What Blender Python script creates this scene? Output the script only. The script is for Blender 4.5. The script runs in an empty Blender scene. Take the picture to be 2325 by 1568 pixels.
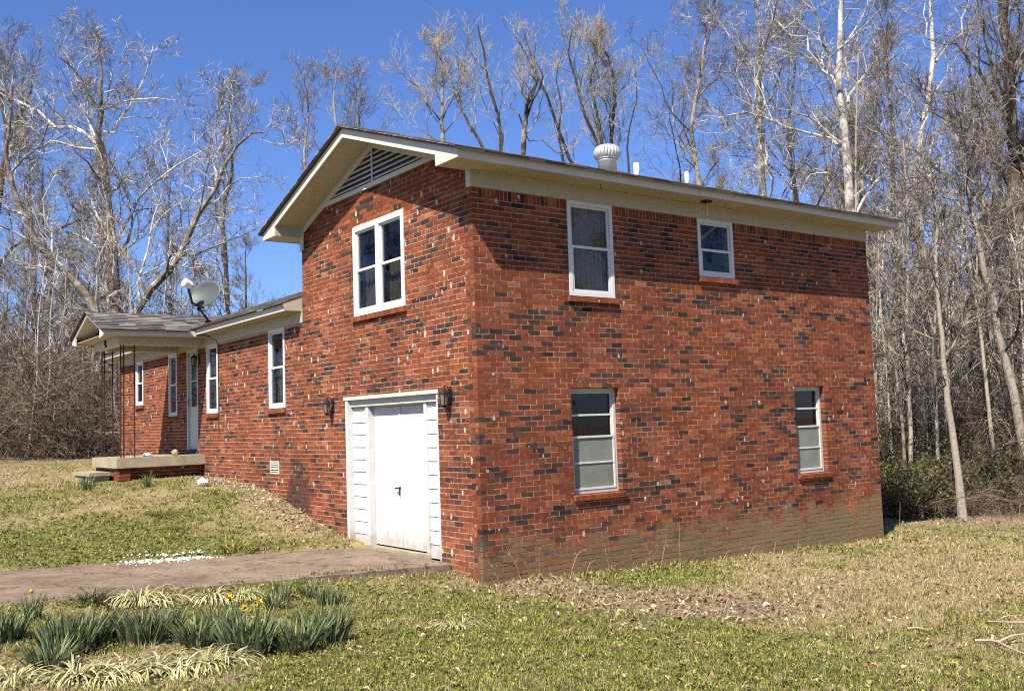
import bpy, math, random
import numpy as np
from mathutils import Vector, Matrix

# ------------------------------------------------------------------ camera, sky, sun, exposure
SC = bpy.context.scene
COL = SC.collection
CAM_POS = np.array([-6.764, -9.8112, 1.9543])
FW = np.array([0.59558713, 0.79946286, 0.07832693])
RT = np.array([0.80305016, -0.59495763, -0.03370248])
UP = np.array([-0.01965732, -0.08297322, 0.99635788])
FPX = 2214.0                                    # focal length in pixels of a 2325 wide picture
cam_d = bpy.data.cameras.new('camera')
cam_d.sensor_width = 36.0
cam_d.lens = 36.0 * FPX / 2325.0
cam_d.clip_start = 0.1
cam_d.clip_end = 2000.0
cam = bpy.data.objects.new('camera', cam_d)
COL.objects.link(cam)
cam.matrix_world = Matrix([[RT[0], UP[0], -FW[0], CAM_POS[0]],
                           [RT[1], UP[1], -FW[1], CAM_POS[1]],
                           [RT[2], UP[2], -FW[2], CAM_POS[2]],
                           [0, 0, 0, 1]])
SC.camera = cam

SUN_TO = Vector((-1.93, -1.0, 2.62)).normalized()        # towards the sun
SUN_EL = math.asin(SUN_TO.z)
world = bpy.data.worlds.new('World')
SC.world = world
world.use_nodes = True
wn = world.node_tree.nodes
wl = world.node_tree.links
bg = wn['Background']
sky = wn.new('ShaderNodeTexSky')
sky.sky_type = 'NISHITA'
sky.sun_disc = False
sky.sun_elevation = SUN_EL
sky.sun_rotation = math.atan2(SUN_TO.x, SUN_TO.y)
sky.altitude = 100
sky.air_density = 1.0
sky.dust_density = 0.35
sky.ozone_density = 4.0
tone = wn.new('ShaderNodeMix')                 # the picture's white balance for the whole sky
tone.data_type = 'RGBA'; tone.blend_type = 'MULTIPLY'; tone.inputs[0].default_value = 1.0
tone.inputs[7].default_value = (0.95, 1.14, 1.65, 1)
wl.new(sky.outputs[0], tone.inputs[6])
wl.new(tone.outputs[2], bg.inputs[0])
bg.inputs[1].default_value = 0.055

sun_d = bpy.data.lights.new('sun', 'SUN')
sun_d.energy = 5.0
sun_d.angle = math.radians(0.53)
sun_d.color = (1.0, 0.93, 0.82)
sun = bpy.data.objects.new('sun', sun_d)
COL.objects.link(sun)
sun.rotation_euler = (-SUN_TO).to_track_quat('-Z', 'Y').to_euler()
sun.location = (-20, -10, 30)

SC.view_settings.view_transform = 'Standard'
SC.view_settings.look = 'None'
SC.view_settings.exposure = 0.9
SC.view_settings.gamma = 1.0
SC.view_settings.use_curve_mapping = False
SC.render.engine = 'CYCLES'
SC.cycles.use_denoising = False
SC.cycles.filter_width = 1.1
SC.cycles.max_bounces = 6
SC.cycles.diffuse_bounces = 1
SC.cycles.transparent_max_bounces = 12
SC.render.film_transparent = False

# ------------------------------------------------------------------ helpers
def at(u, v, depth):
    """world point seen at pixel (u, v) of the 2325 x 1568 photograph, at a forward distance"""
    return CAM_POS + depth * (FW + RT * (u - 1162.5) / FPX - UP * (v - 784.0) / FPX)

def to_px(P):
    d = np.asarray(P, float) - CAM_POS
    z = d @ FW
    return 1162.5 + FPX * (d @ RT) / z, 784 - FPX * (d @ UP) / z, z

def tag(o, label=None, cat=None, group=None, kind=None):
    if label: o['label'] = label
    if cat: o['category'] = cat
    if group: o['group'] = group
    if kind: o['kind'] = kind
    return o

def empty(name, loc=(0, 0, 0), rz=0.0, sc=1.0, parent=None):
    o = bpy.data.objects.new(name, None)
    COL.objects.link(o)
    o.location = loc
    o.rotation_euler = (0, 0, rz)
    o.scale = (sc, sc, sc)
    o.empty_display_size = 0.2
    if parent: o.parent = parent
    return o

def np_mesh(name, V, F, mat=None, col=None, smooth=False):
    """mesh from numpy arrays; F is an (M, k) index array or a list of such arrays"""
    if not isinstance(F, (list, tuple)): F = [F]
    me = bpy.data.meshes.new(name)
    V = np.ascontiguousarray(V, dtype=np.float32)
    me.vertices.add(len(V))
    me.vertices.foreach_set('co', V.ravel())
    loops = np.concatenate([f.ravel() for f in F]).astype(np.int32)
    tot = np.concatenate([np.full(len(f), f.shape[1], np.int32) for f in F])
    start = np.concatenate([[0], np.cumsum(tot)[:-1]]).astype(np.int32)
    me.loops.add(len(loops))
    me.loops.foreach_set('vertex_index', loops)
    me.polygons.add(len(tot))
    me.polygons.foreach_set('loop_start', start)
    me.polygons.foreach_set('use_smooth', np.full(len(tot), bool(smooth)))
    if col is not None:
        c = np.ones((len(V), 4), np.float32)
        c[:, :3] = col
        a = me.color_attributes.new('tint', 'FLOAT_COLOR', 'POINT')
        a.data.foreach_set('color', c.ravel())
    me.update(calc_edges=True)
    if mat: me.materials.append(mat)
    return me

def link(name, me, parent=None, loc=None):
    o = bpy.data.objects.new(name, me)
    COL.objects.link(o)
    if parent is not None:
        o.parent = parent
        if parent.type == 'EMPTY' and loc is None:
            o.location = -parent.location
    if loc is not None: o.location = loc
    return o

class Frame:
    """a vertical wall plane: u along the wall, n outwards, z up"""
    def __init__(s, o, U, N):
        s.o = np.array(o, float); s.U = np.array(U, float); s.N = np.array(N, float)
        s.flip = np.cross(s.U, s.N)[2] < 0
    def p(s, u, n, z):
        return s.o + s.U * u + s.N * n + np.array([0, 0, z])
FX = Frame((0, 0, 0), (1, 0, 0), (0, -1, 0))      # long side wall, faces the street corner
FY = Frame((0, 0, 0), (0, 1, 0), (-1, 0, 0))      # gable wall and wing, faces the drive
FB = Frame((0, 0, 0), (1, 0, 0), (0, 1, 0))       # plain axes

BOXF = np.array([[0, 3, 2, 1], [4, 5, 6, 7], [0, 1, 5, 4], [1, 2, 6, 5], [2, 3, 7, 6], [3, 0, 4, 7]])

class MB:
    """collects pieces and builds them as one mesh object"""
    def __init__(s):
        s.v = []; s.f = {}; s.n = 0; s.c = []; s.hascol = False
    def add(s, V, F, col=None):
        V = np.asarray(V, float).reshape(-1, 3); F = np.asarray(F)
        s.v.append(V)
        s.f.setdefault(F.shape[1], []).append(F + s.n)
        s.n += len(V)
        if col is not None: s.hascol = True
        s.c.append(np.tile(np.array(col if col is not None else (1, 1, 1), float), (len(V), 1)))
        return s
    def box(s, fr, u0, u1, n0, n1, z0, z1, col=None):
        V = [fr.p(u, n, z) for z in (z0, z1) for (u, n) in ((u0, n0), (u1, n0), (u1, n1), (u0, n1))]
        F = BOXF[:, ::-1] if fr.flip else BOXF
        return s.add(V, F, col)
    def prism(s, poly, axis, a0, a1, col=None):
        """polygon extruded along x or y; poly holds the two other coordinates in order"""
        poly = [tuple(p) for p in poly]; k = len(poly); V = []
        for a in (a0, a1):
            for (p, q) in poly:
                V.append((a, p, q) if axis == 'x' else ((p, a, q) if axis == 'y' else (p, q, a)))
        V = np.array(V, float)
        s.v.append(V); b = s.n
        s.f.setdefault(k, []).append(np.array([list(range(k))[::-1], list(range(k, 2 * k))]) + b)
        s.f.setdefault(4, []).append(np.array([[i, (i + 1) % k, k + (i + 1) % k, k + i] for i in range(k)]) + b)
        s.n += 2 * k
        if col is not None: s.hascol = True
        s.c.append(np.tile(np.array(col if col is not None else (1, 1, 1), float), (2 * k, 1)))
        return s
    def tube(s, pts, r, sides=6, col=None, cap=True):
        pts = np.asarray(pts, float); k = len(pts)
        r = np.broadcast_to(np.asarray(r, float), (k,))
        V, F = tubes(pts[None], r[None], sides)
        s.add(V, F, col)
        if cap:
            b = s.n - len(V)
            s.f.setdefault(sides, []).append(np.array([list(range(sides))[::-1], list(range((k - 1) * sides, k * sides))]) + b)
        return s
    def lathe(s, c, prof, seg=20, col=None):
        c = np.asarray(c, float); V = []
        for (r, z) in prof:
            for i in range(seg):
                a = 2 * math.pi * i / seg
                V.append(c + np.array([r * math.cos(a), r * math.sin(a), z]))
        F = [[j * seg + i, j * seg + (i + 1) % seg, (j + 1) * seg + (i + 1) % seg, (j + 1) * seg + i]
             for j in range(len(prof) - 1) for i in range(seg)]
        s.add(V, F, col)
        b = s.n - len(V)
        s.f.setdefault(seg, []).append(np.array([list(range(seg))[::-1], list(range((len(prof) - 1) * seg, len(prof) * seg))]) + b)
        return s
    def mesh(s, name, mat, smooth=False):
        return np_mesh(name, np.concatenate(s.v), [np.concatenate(x) for x in s.f.values()], mat,
                       np.concatenate(s.c) if s.hascol else None, smooth)
    def build(s, name, mat, parent=None, smooth=False, kind=None, label=None):
        o = link(name, s.mesh(name, mat, smooth), parent)
        if kind: o['kind'] = kind
        if label: o['label'] = label
        return o

def tubes(P, R, sides):
    """P (N, k, 3) polylines, R (N, k) radii -> verts, quad faces"""
    N, k, _ = P.shape
    T = np.empty_like(P)
    T[:, 1:-1] = P[:, 2:] - P[:, :-2]; T[:, 0] = P[:, 1] - P[:, 0]; T[:, -1] = P[:, -1] - P[:, -2]
    T /= np.linalg.norm(T, axis=2, keepdims=True) + 1e-9
    m = T.mean(1); ref = np.zeros((N, 3)); ref[np.arange(N), np.abs(m).argmin(1)] = 1.0
    A = np.cross(T, ref[:, None, :]); A /= np.linalg.norm(A, axis=2, keepdims=True) + 1e-9
    B = np.cross(T, A)
    a = np.arange(sides) * 2 * math.pi / sides
    V = P[:, :, None, :] + R[:, :, None, None] * (np.cos(a)[None, None, :, None] * A[:, :, None, :] + np.sin(a)[None, None, :, None] * B[:, :, None, :])
    V = V.reshape(-1, 3)
    base = (np.arange(N) * k * sides)[:, None, None] + (np.arange(k - 1) * sides)[None, :, None]
    i = np.arange(sides)[None, None, :]; j = (np.arange(sides) + 1)[None, None, :] % sides
    F = np.stack([base + i, base + sides + i, base + sides + j, base + j], axis=-1).reshape(-1, 4)
    return V, F

def spline(pts, n):
    """Catmull-Rom through pts, n samples"""
    pts = np.asarray(pts, float)
    q = np.concatenate([[2 * pts[0] - pts[1]], pts, [2 * pts[-1] - pts[-2]]])
    t = np.linspace(0, len(pts) - 1 - 1e-6, n); i = t.astype(int); f = (t - i)[:, None]
    a, b, c, d = q[i], q[i + 1], q[i + 2], q[i + 3]
    return 0.5 * (2 * b + (c - a) * f + (2 * a - 5 * b + 4 * c - d) * f ** 2 + (3 * b - a - 3 * c + d) * f ** 3)

def vnoise(x, y, seed=0):
    """smooth value noise in [0, 1]"""
    xi = np.floor(x).astype(np.int64); yi = np.floor(y).astype(np.int64)
    fx = x - xi; fy = y - yi
    fx = fx * fx * (3 - 2 * fx); fy = fy * fy * (3 - 2 * fy)
    def hsh(a, b):
        h = (a * 374761393 + b * 668265263 + seed * 982451653) & 0x7fffffff
        h = ((h ^ (h >> 13)) * 1274126177) & 0x7fffffff
        return ((h ^ (h >> 16)) & 0xffff) / 65535.0
    return (hsh(xi, yi) * (1 - fx) + hsh(xi + 1, yi) * fx) * (1 - fy) + (hsh(xi, yi + 1) * (1 - fx) + hsh(xi + 1, yi + 1) * fx) * fy
def fbm(x, y, seed=0, o=4):
    s = 0; a = 0.5; t = 0
    for k in range(o):
        s = s + a * vnoise(x * 2 ** k, y * 2 ** k, seed + k); t += a; a *= 0.55
    return s / t

# ------------------------------------------------------------------ materials
def new_mat(name):
    m = bpy.data.materials.new(name); m.use_nodes = True
    nt = m.node_tree; b = nt.nodes['Principled BSDF']
    return m, nt, b
def nd(nt, t, **kw):
    n = nt.nodes.new(t)
    for k, v in kw.items(): setattr(n, k, v)
    return n
def noise(nt, scale, detail=4, rough=0.55, vec=None):
    n = nd(nt, 'ShaderNodeTexNoise'); n.inputs['Scale'].default_value = scale
    n.inputs['Detail'].default_value = detail; n.inputs['Roughness'].default_value = rough
    if vec is not None: nt.links.new(vec, n.inputs['Vector'])
    return n
def maprange(nt, src, a, b, c, d, smooth=True):
    n = nd(nt, 'ShaderNodeMapRange'); n.interpolation_type = 'SMOOTHSTEP' if smooth else 'LINEAR'
    nt.links.new(src, n.inputs[0])
    for i, v in zip((1, 2, 3, 4), (a, b, c, d)): n.inputs[i].default_value = v
    return n.outputs[0]
def mixc(nt, fac, a, b, mode='MIX'):
    n = nd(nt, 'ShaderNodeMix'); n.data_type = 'RGBA'; n.blend_type = mode
    for i, v in ((0, fac), (6, a), (7, b)):
        if isinstance(v, (int, float)): n.inputs[i].default_value = v
        elif isinstance(v, (tuple, list)): n.inputs[i].default_value = (*v[:3], 1)
        else: nt.links.new(v, n.inputs[i])
    return n.outputs[2]
def math_(nt, op, a, b=None):
    n = nd(nt, 'ShaderNodeMath'); n.operation = op
    for i, v in ((0, a), (1, b)):
        if v is None: continue
        if isinstance(v, (int, float)): n.inputs[i].default_value = v
        else: nt.links.new(v, n.inputs[i])
    return n.outputs[0]
def bump(nt, b, h, strength=0.3, dist=0.01):
    n = nd(nt, 'ShaderNodeBump'); n.inputs['Strength'].default_value = strength; n.inputs['Distance'].default_value = dist
    nt.links.new(h, n.inputs['Height']); nt.links.new(n.outputs[0], b.inputs['Normal'])
def setspec(b, v):
    b.inputs['Specular IOR Level'].default_value = v

def pm(name, base, rough=0.7, var=0.15, scale=6.0, bmp=0.0, spec=0.3, metal=0.0, dirt=None, dirt_amt=0.5, attr=False):
    m, nt, b = new_mat(name)
    geo = nd(nt, 'ShaderNodeNewGeometry')
    n1 = noise(nt, scale, 6, 0.6, geo.outputs['Position'])
    src = base
    if attr:
        a = nd(nt, 'ShaderNodeAttribute'); a.attribute_name = 'tint'; src = a.outputs['Color']
    f = maprange(nt, n1.outputs[0], 0.3, 0.7, 1 - var, 1 + var, False)
    c = mixc(nt, 1.0, src, f, 'MULTIPLY')
    if dirt:
        n2 = noise(nt, scale * 0.37, 5, 0.65, geo.outputs['Position'])
        c = mixc(nt, maprange(nt, n2.outputs[0], 0.48, 0.75, 0.0, dirt_amt), c, dirt)
    nt.links.new(c, b.inputs['Base Color'])
    b.inputs['Roughness'].default_value = rough; b.inputs['Metallic'].default_value = metal; setspec(b, spec)
    if bmp:
        n3 = noise(nt, scale * 6, 4, 0.6, geo.outputs['Position'])
        bump(nt, b, n3.outputs[0], bmp, 0.01)
    return m

def grime(m, z0, z1, amt, colr):
    """splashed mud along the foot of a painted part"""
    nt = m.node_tree; b = nt.nodes['Principled BSDF']; src = b.inputs['Base Color'].links[0].from_socket
    geo = nd(nt, 'ShaderNodeNewGeometry'); sx = nd(nt, 'ShaderNodeSeparateXYZ'); nt.links.new(geo.outputs['Position'], sx.inputs[0])
    n1 = noise(nt, 7, 5, .7, geo.outputs['Position'])
    z = math_(nt, 'ADD', sx.outputs[2], maprange(nt, n1.outputs[0], .3, .7, -.16, .16, False))
    nt.links.new(mixc(nt, maprange(nt, z, z0, z1, amt, 0.0), src, colr), b.inputs['Base Color'])

def brick_material(name, mortar=False):
    m, nt, b = new_mat(name)
    geo = nd(nt, 'ShaderNodeNewGeometry'); pos = geo.outputs['Position']
    sx = nd(nt, 'ShaderNodeSeparateXYZ'); nt.links.new(pos, sx.inputs[0])
    if mortar:
        src = (0.52, 0.335, 0.235)
    else:
        a = nd(nt, 'ShaderNodeAttribute'); a.attribute_name = 'tint'; src = a.outputs['Color']
    n1 = noise(nt, 16, 5, 0.65, pos)
    c = mixc(nt, 1.0, src, maprange(nt, n1.outputs[0], 0.3, 0.7, 0.72, 1.25, False), 'MULTIPLY')
    n2 = noise(nt, 70, 3, 0.6, pos)
    c = mixc(nt, 1.0, c, maprange(nt, n2.outputs[0], 0.3, 0.7, 0.8, 1.18, False), 'MULTIPLY')
    big = noise(nt, 1.1, 3, 0.5, pos)
    c = mixc(nt, 1.0, c, maprange(nt, big.outputs[0], 0.35, 0.65, 0.86, 1.1), 'MULTIPLY')
    # flashed, burnt patches that run over the joints
    bl = noise(nt, 6.5, 4, 0.65, pos)
    c = mixc(nt, maprange(nt, bl.outputs[0], 0.56, 0.72, 0.0, 0.62), c, (0.045, 0.026, 0.02))
    # dropped mortar and paint specks
    def specks(scale, frac, r0, r1, amt, colr):
        vo = nd(nt, 'ShaderNodeTexVoronoi'); vo.inputs['Scale'].default_value = scale
        wv = noise(nt, 28, 4, 0.7, pos); wvec = nd(nt, 'ShaderNodeVectorMath'); wvec.operation = 'MULTIPLY_ADD'
        nt.links.new(wv.outputs['Color'], wvec.inputs[0]); wvec.inputs[1].default_value = (.05, .05, .05); nt.links.new(pos, wvec.inputs[2])
        sq = nd(nt, 'ShaderNodeVectorMath'); sq.operation = 'MULTIPLY_ADD'; nt.links.new(wvec.outputs[0], sq.inputs[0]); sq.inputs[1].default_value = (1, 1, .6); sq.inputs[2].default_value = (.16 / scale - .025, .5 / scale - .025, .3)
        nt.links.new(sq.outputs[0], vo.inputs['Vector'])
        sc_ = nd(nt, 'ShaderNodeSeparateColor'); nt.links.new(vo.outputs['Color'], sc_.inputs[0])
        rad = maprange(nt, sc_.outputs[1], 0, 1, r0, r1, False)
        ins = math_(nt, 'LESS_THAN', vo.outputs['Distance'], rad)
        on = math_(nt, 'LESS_THAN', sc_.outputs[0], frac)
        return mixc(nt, math_(nt, 'MULTIPLY', math_(nt, 'MULTIPLY', ins, on), amt), c, colr)
    c = specks(8.0, .20, .07, .23, .8, (0.60, 0.53, 0.43))
    c = specks(17.0, .10, .10, .32, .5, (0.50, 0.38, 0.29))
    # pale smears of mortar
    w3 = noise(nt, 5.0, 5, 0.7, pos)
    c = mixc(nt, maprange(nt, w3.outputs[0], 0.56, 0.76, 0.0, 0.40), c, (0.36, 0.20, 0.13))
    # earth and algae splashed on the foot of the long wall, stronger towards its far end
    st_n = noise(nt, 3.0, 4, 0.6, pos)
    zz = math_(nt, 'ADD', sx.outputs[2], maprange(nt, st_n.outputs[0], 0.3, 0.7, -0.28, 0.28, False))
    lowf = maprange(nt, zz, 0.20, 0.60, 1.0, 0.0)
    side = maprange(nt, sx.outputs[1], 0.02, 0.10, 1.0, 0.25)
    xf = maprange(nt, sx.outputs[0], 0.3, 7.0, 0.60, 0.88, False)
    c = mixc(nt, math_(nt, 'MULTIPLY', math_(nt, 'MULTIPLY', lowf, side), xf), c, (0.205, 0.15, 0.078))
    # soot coloured damp patch left of the garage opening
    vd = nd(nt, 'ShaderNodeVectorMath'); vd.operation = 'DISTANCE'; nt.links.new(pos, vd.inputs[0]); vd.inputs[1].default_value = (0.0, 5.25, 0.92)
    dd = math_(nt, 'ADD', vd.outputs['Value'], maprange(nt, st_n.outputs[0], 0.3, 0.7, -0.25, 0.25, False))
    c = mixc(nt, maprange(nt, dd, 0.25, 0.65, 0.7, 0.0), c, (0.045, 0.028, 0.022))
    nt.links.new(c, b.inputs['Base Color'])
    b.inputs['Roughness'].default_value = 0.88; setspec(b, 0.15)
    bump(nt, b, n2.outputs[0], 0.35, 0.006)
    return m

def glass_material(name, tint=(0.02, 0.025, 0.03), refl=0.85, trans=0.75):
    m = bpy.data.materials.new(name); m.use_nodes = True
    nt = m.node_tree; nt.nodes.clear()
    out = nd(nt, 'ShaderNodeOutputMaterial')
    tr = nd(nt, 'ShaderNodeBsdfTransparent'); tr.inputs[0].default_value = (trans, trans, trans, 1)
    gl = nd(nt, 'ShaderNodeBsdfGlossy'); gl.inputs['Roughness'].default_value = 0.02; gl.inputs[0].default_value = (0.9, 0.92, 0.95, 1)
    geo = nd(nt, 'ShaderNodeNewGeometry')
    wob = noise(nt, 2.2, 2, 0.5, geo.outputs['Position'])
    bp = nd(nt, 'ShaderNodeBump'); bp.inputs['Strength'].default_value = 0.06; bp.inputs['Distance'].default_value = 0.05
    nt.links.new(wob.outputs[0], bp.inputs['Height']); nt.links.new(bp.outputs[0], gl.inputs['Normal'])
    fr = nd(nt, 'ShaderNodeFresnel'); fr.inputs[0].default_value = 1.55
    mx = nd(nt, 'ShaderNodeMixShader')
    inv = math_(nt, 'SUBTRACT', 1.0, geo.outputs['Backfacing'])
    nt.links.new(math_(nt, 'MULTIPLY', fr.outputs[0], inv), mx.inputs[0]); nt.links.new(tr.outputs[0], mx.inputs[1]); nt.links.new(gl.outputs[0], mx.inputs[2])
    nt.links.new(mx.outputs[0], out.inputs[0])
    return m

def leaf_material(name, rough=0.6, transl=0.25):
    m, nt, b = new_mat(name)
    a = nd(nt, 'ShaderNodeAttribute'); a.attribute_name = 'tint'
    nt.links.new(a.outputs['Color'], b.inputs['Base Color'])
    b.inputs['Roughness'].default_value = rough; setspec(b, 0.25)
    tl = nd(nt, 'ShaderNodeBsdfTranslucent'); nt.links.new(a.outputs['Color'], tl.inputs[0])
    mx = nd(nt, 'ShaderNodeMixShader'); mx.inputs[0].default_value = transl
    out = nt.nodes['Material Output']
    nt.links.new(b.outputs[0], mx.inputs[1]); nt.links.new(tl.outputs[0], mx.inputs[2]); nt.links.new(mx.outputs[0], out.inputs[0])
    return m

def bark_material(name, pale, dark, amount=0.5, scale=3.0):
    """flaking bark: tint attribute (green channel) steers how pale the limb is"""
    m, nt, b = new_mat(name)
    tc = nd(nt, 'ShaderNodeTexCoord')
    a = nd(nt, 'ShaderNodeAttribute'); a.attribute_name = 'tint'
    n1 = noise(nt, scale, 4, 0.65, tc.outputs['Object'])
    sp = nd(nt, 'ShaderNodeSeparateColor'); nt.links.new(a.outputs['Color'], sp.inputs[0])
    s = math_(nt, 'ADD', n1.outputs[0], math_(nt, 'MULTIPLY', math_(nt, 'SUBTRACT', sp.outputs[1], 0.5), 0.8))
    f = maprange(nt, s, 0.5 - 0.16 + (0.5 - amount) * 0.5, 0.5 + 0.16 + (0.5 - amount) * 0.5, 0.0, 1.0)
    n2 = noise(nt, scale * 9, 4, 0.6, tc.outputs['Object'])
    c = mixc(nt, f, dark, pale)
    c = mixc(nt, 1.0, c, maprange(nt, n2.outputs[0], 0.3, 0.7, 0.7, 1.25, False), 'MULTIPLY')
    nt.links.new(c, b.inputs['Base Color'])
    b.inputs['Roughness'].default_value = 0.9; setspec(b, 0.1)
    return m

M = {}
M['brick'] = brick_material('brick')
M['mortar'] = brick_material('mortar', True)
M['white'] = pm('white_paint', (0.56, 0.53, 0.46), 0.55, 0.05, 5, 0.05, 0.4, dirt=(0.55, 0.50, 0.42), dirt_amt=0.25)
M['cream'] = pm('soffit_paint', (0.46, 0.415, 0.315), 0.6, 0.06, 4, 0.05, 0.3, dirt=(0.5, 0.42, 0.3), dirt_amt=0.3)
M['vinyl'] = pm('window_vinyl', (0.66, 0.66, 0.64), 0.4, 0.03, 5, 0, 0.45)
M['old_metal'] = pm('window_metal', (0.62, 0.62, 0.58), 0.5, 0.1, 10, 0.05, 0.4)
M['glass'] = glass_material('window_glass')
M['dark'] = pm('dark_interior', (0.03, 0.028, 0.026), 0.9, 0.1, 4)
M['blind'] = pm('dark_blind', (0.10, 0.09, 0.075), 0.9, 0.3, 5, 0, 0.1)
M['curtain'] = pm('curtain', (0.55, 0.40, 0.21), 0.9, 0.25, 14, 0, 0.1)
M['panel'] = pm('translucent_panel', (0.205, 0.215, 0.185), 0.4, 0.16, 4, 0, 0.4, dirt=(0.13, 0.135, 0.085), dirt_amt=0.7)
M['shingle'] = pm('asphalt_shingle', (0.1, 0.1, 0.1), 0.95, 0.3, 30, 0.5, 0.15, attr=True)
M['deck'] = pm('roof_deck', (0.07, 0.06, 0.055), 0.9, 0.2, 8)
M['iron'] = pm('black_iron', (0.02, 0.014, 0.012), 0.5, 0.2, 20, 0.05, 0.4)
M['rust_iron'] = pm('rusty_iron', (0.05, 0.022, 0.015), 0.65, 0.3, 12, 0.1, 0.3)
M['galv'] = pm('galvanised', (0.62, 0.63, 0.63), 0.42, 0.12, 9, 0.05, 0.5, metal=0.55)
M['pvc'] = pm('pvc_pipe', (0.82, 0.81, 0.77), 0.4, 0.04, 6)
M['lead'] = pm('pipe_boot', (0.06, 0.06, 0.06), 0.7, 0.2, 10)
M['dish'] = pm('dish_grey', (0.07, 0.078, 0.075), 0.5, 0.05, 6, 0, 0.4)
M['concrete'] = pm('concrete', (0.34, 0.295, 0.205), 0.9, 0.22, 5, 0.35, 0.2, dirt=(0.24, 0.20, 0.13), dirt_amt=0.7)
M['door_white'] = pm('door_paint', (0.62, 0.61, 0.58), 0.5, 0.06, 9, 0.12, 0.35, dirt=(0.46, 0.42, 0.36), dirt_amt=0.4)
M['lamp_glass'] = pm('lamp_glass', (0.16, 0.15, 0.12), 0.2, 0.1, 10, 0, 0.6)
M['leaf'] = leaf_material('leaf')
M['grass'] = leaf_material('grass_blade', 0.65, 0.3)
M['dryleaf'] = leaf_material('dry_leaf', 0.8, 0.2)
M['syc'] = bark_material('sycamore_bark', (0.62, 0.59, 0.52), (0.15, 0.12, 0.09), 0.5, 2.2)
M['bark'] = bark_material('grey_bark', (0.36, 0.31, 0.245), (0.075, 0.056, 0.043), 0.5, 2.5)
M['brush'] = bark_material('brush_stem', (0.30, 0.23, 0.165), (0.07, 0.05, 0.036), 0.5, 2.0)
M['willow'] = bark_material('willow_bark', (0.40, 0.35, 0.25), (0.06, 0.05, 0.038), 0.5, 2.0)
M['stone'] = pm('white_stone', (0.72, 0.70, 0.64), 0.85, 0.15, 20, 0.2)
M['stick'] = pm('dry_wood', (0.42, 0.33, 0.21), 0.85, 0.25, 15, 0.2)
M['weed'] = pm('dry_weed', (0.33, 0.24, 0.15), 0.9, 0.25, 15)
grime(M['door_white'], .22, .55, .6, (.30, .235, .16))

# ------------------------------------------------------------------ the ground
GP = np.array([
 (0,0,0),(1.4,0,-.03),(3,0,-.1),(4.8,0,-.16),(6.4,0,-.2),(8.3,0,-.23),
 (0,.45,.09),(0,3.75,.33),(0,4.9,.57),(0,5.94,.81),(0,7.5,1.0),(0,9.6,1.09),(0,12,1.2),
 (-1.9,9.6,1.05),(-2.2,12,1.08),
 (-5,.6,.30),(-5,4.2,.42),(-2.5,.2,.18),(-2.5,4.2,.40),(-9,2.2,.5),(-9,-1,.46),(-13,3,.65),
 (-6.8,-9.8,.34),(-5.5,-2,.26),(-3,-4.5,.18),(-.6,-6.7,.10),(-1.5,-1.0,.06),(-.6,.2,.07),(1.5,-2,-.03),(3,-3,-.06),(8,-3,-.26),(12,0,-.36),(12,-6,-.3),(20,5,-.6),(10,10,-.35),(10,5,-.3),(22,-4,-.55),
 (-3.5,7,.82),(-6,8,.98),(-5,14,1.25),(-2,18,1.3),(1,17,1.3),(-12,10,1.2),(-12,20,1.45),(0,28,1.5),(-20,20,1.6),(22,30,.0),(30,15,-.7),(10,32,.9)], float)
def _tps(r): return np.where(r > 1e-9, r * r * np.log(r + 1e-12), 0.0)
_n = len(GP)
_K = _tps(np.linalg.norm(GP[:, None, :2] - GP[None, :, :2], axis=2)) + np.eye(_n) * 0.6
_Q = np.c_[np.ones(_n), GP[:, :2]]
_W = np.linalg.solve(np.block([[_K, _Q], [_Q.T, np.zeros((3, 3))]]), np.r_[GP[:, 2], 0, 0, 0])
DR_N = lambda x: 0.66 - 0.055 * x          # drive edges as y(x), x negative outwards
DR_F = lambda x: 3.10 - 0.16 * x
DR_Z = lambda x: 0.215 - 0.029 * x
def ground_h(x, y, cut=True):
    x = np.asarray(x, float); y = np.asarray(y, float); sh = x.shape
    X = np.clip(x.ravel(), -24, 30); Y = np.clip(y.ravel(), -14, 34)
    h = _W[_n] + _W[_n + 1] * X + _W[_n + 2] * Y
    for i in range(_n):
        h = h + _W[i] * _tps(np.hypot(X - GP[i, 0], Y - GP[i, 1]))
    xr, yr = x.ravel(), y.ravel()
    h = h + (fbm(xr * 1.3, yr * 1.3, 5, 3) - 0.5) * 0.05 + (fbm(xr * 5, yr * 5, 9, 3) - 0.5) * 0.05
    if cut:   # the bed under the concrete drive
        ins = (xr < 0.2) & (yr > DR_N(xr) - 0.02) & (yr < DR_F(xr) + 0.02)
        near = (xr < 0.3) & (yr < DR_F(xr) + 1.5)
        h = np.where(ins, np.minimum(h, DR_Z(xr) - 0.05), h)
        edge_n = np.clip(1 - np.abs(yr - (DR_N(xr) - 0.25)) / 0.3, 0, 1) * (xr < 0.1)
        tgt = DR_Z(xr) - 0.02 - 0.09 * np.clip(1 + xr / 2.2, 0, 1)
        h = h * (1 - edge_n) + tgt * edge_n
        edge_f = np.clip(1 - np.abs(yr - (DR_F(xr) + 0.2)) / 0.25, 0, 1) * (xr < 0.05)
        h = np.where(edge_f > 0, h * (1 - edge_f) + np.maximum(h, DR_Z(xr) + 0.015) * edge_f, h)
    return h.reshape(sh)
def ground_at(u, v):
    """where the sight line through pixel (u, v) meets the ground"""
    d = FW + RT * (u - 1162.5) / FPX - UP * (v - 784.0) / FPX
    t = np.linspace(3, 60, 1500)
    P = CAM_POS + t[:, None] * d
    below = P[:, 2] < ground_h(P[:, 0], P[:, 1])
    k = int(np.argmax(below)) if below.any() else len(t) - 1
    p = P[k]
    return np.array([p[0], p[1], float(ground_h(p[0:1], p[1:2])[0])])

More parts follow.
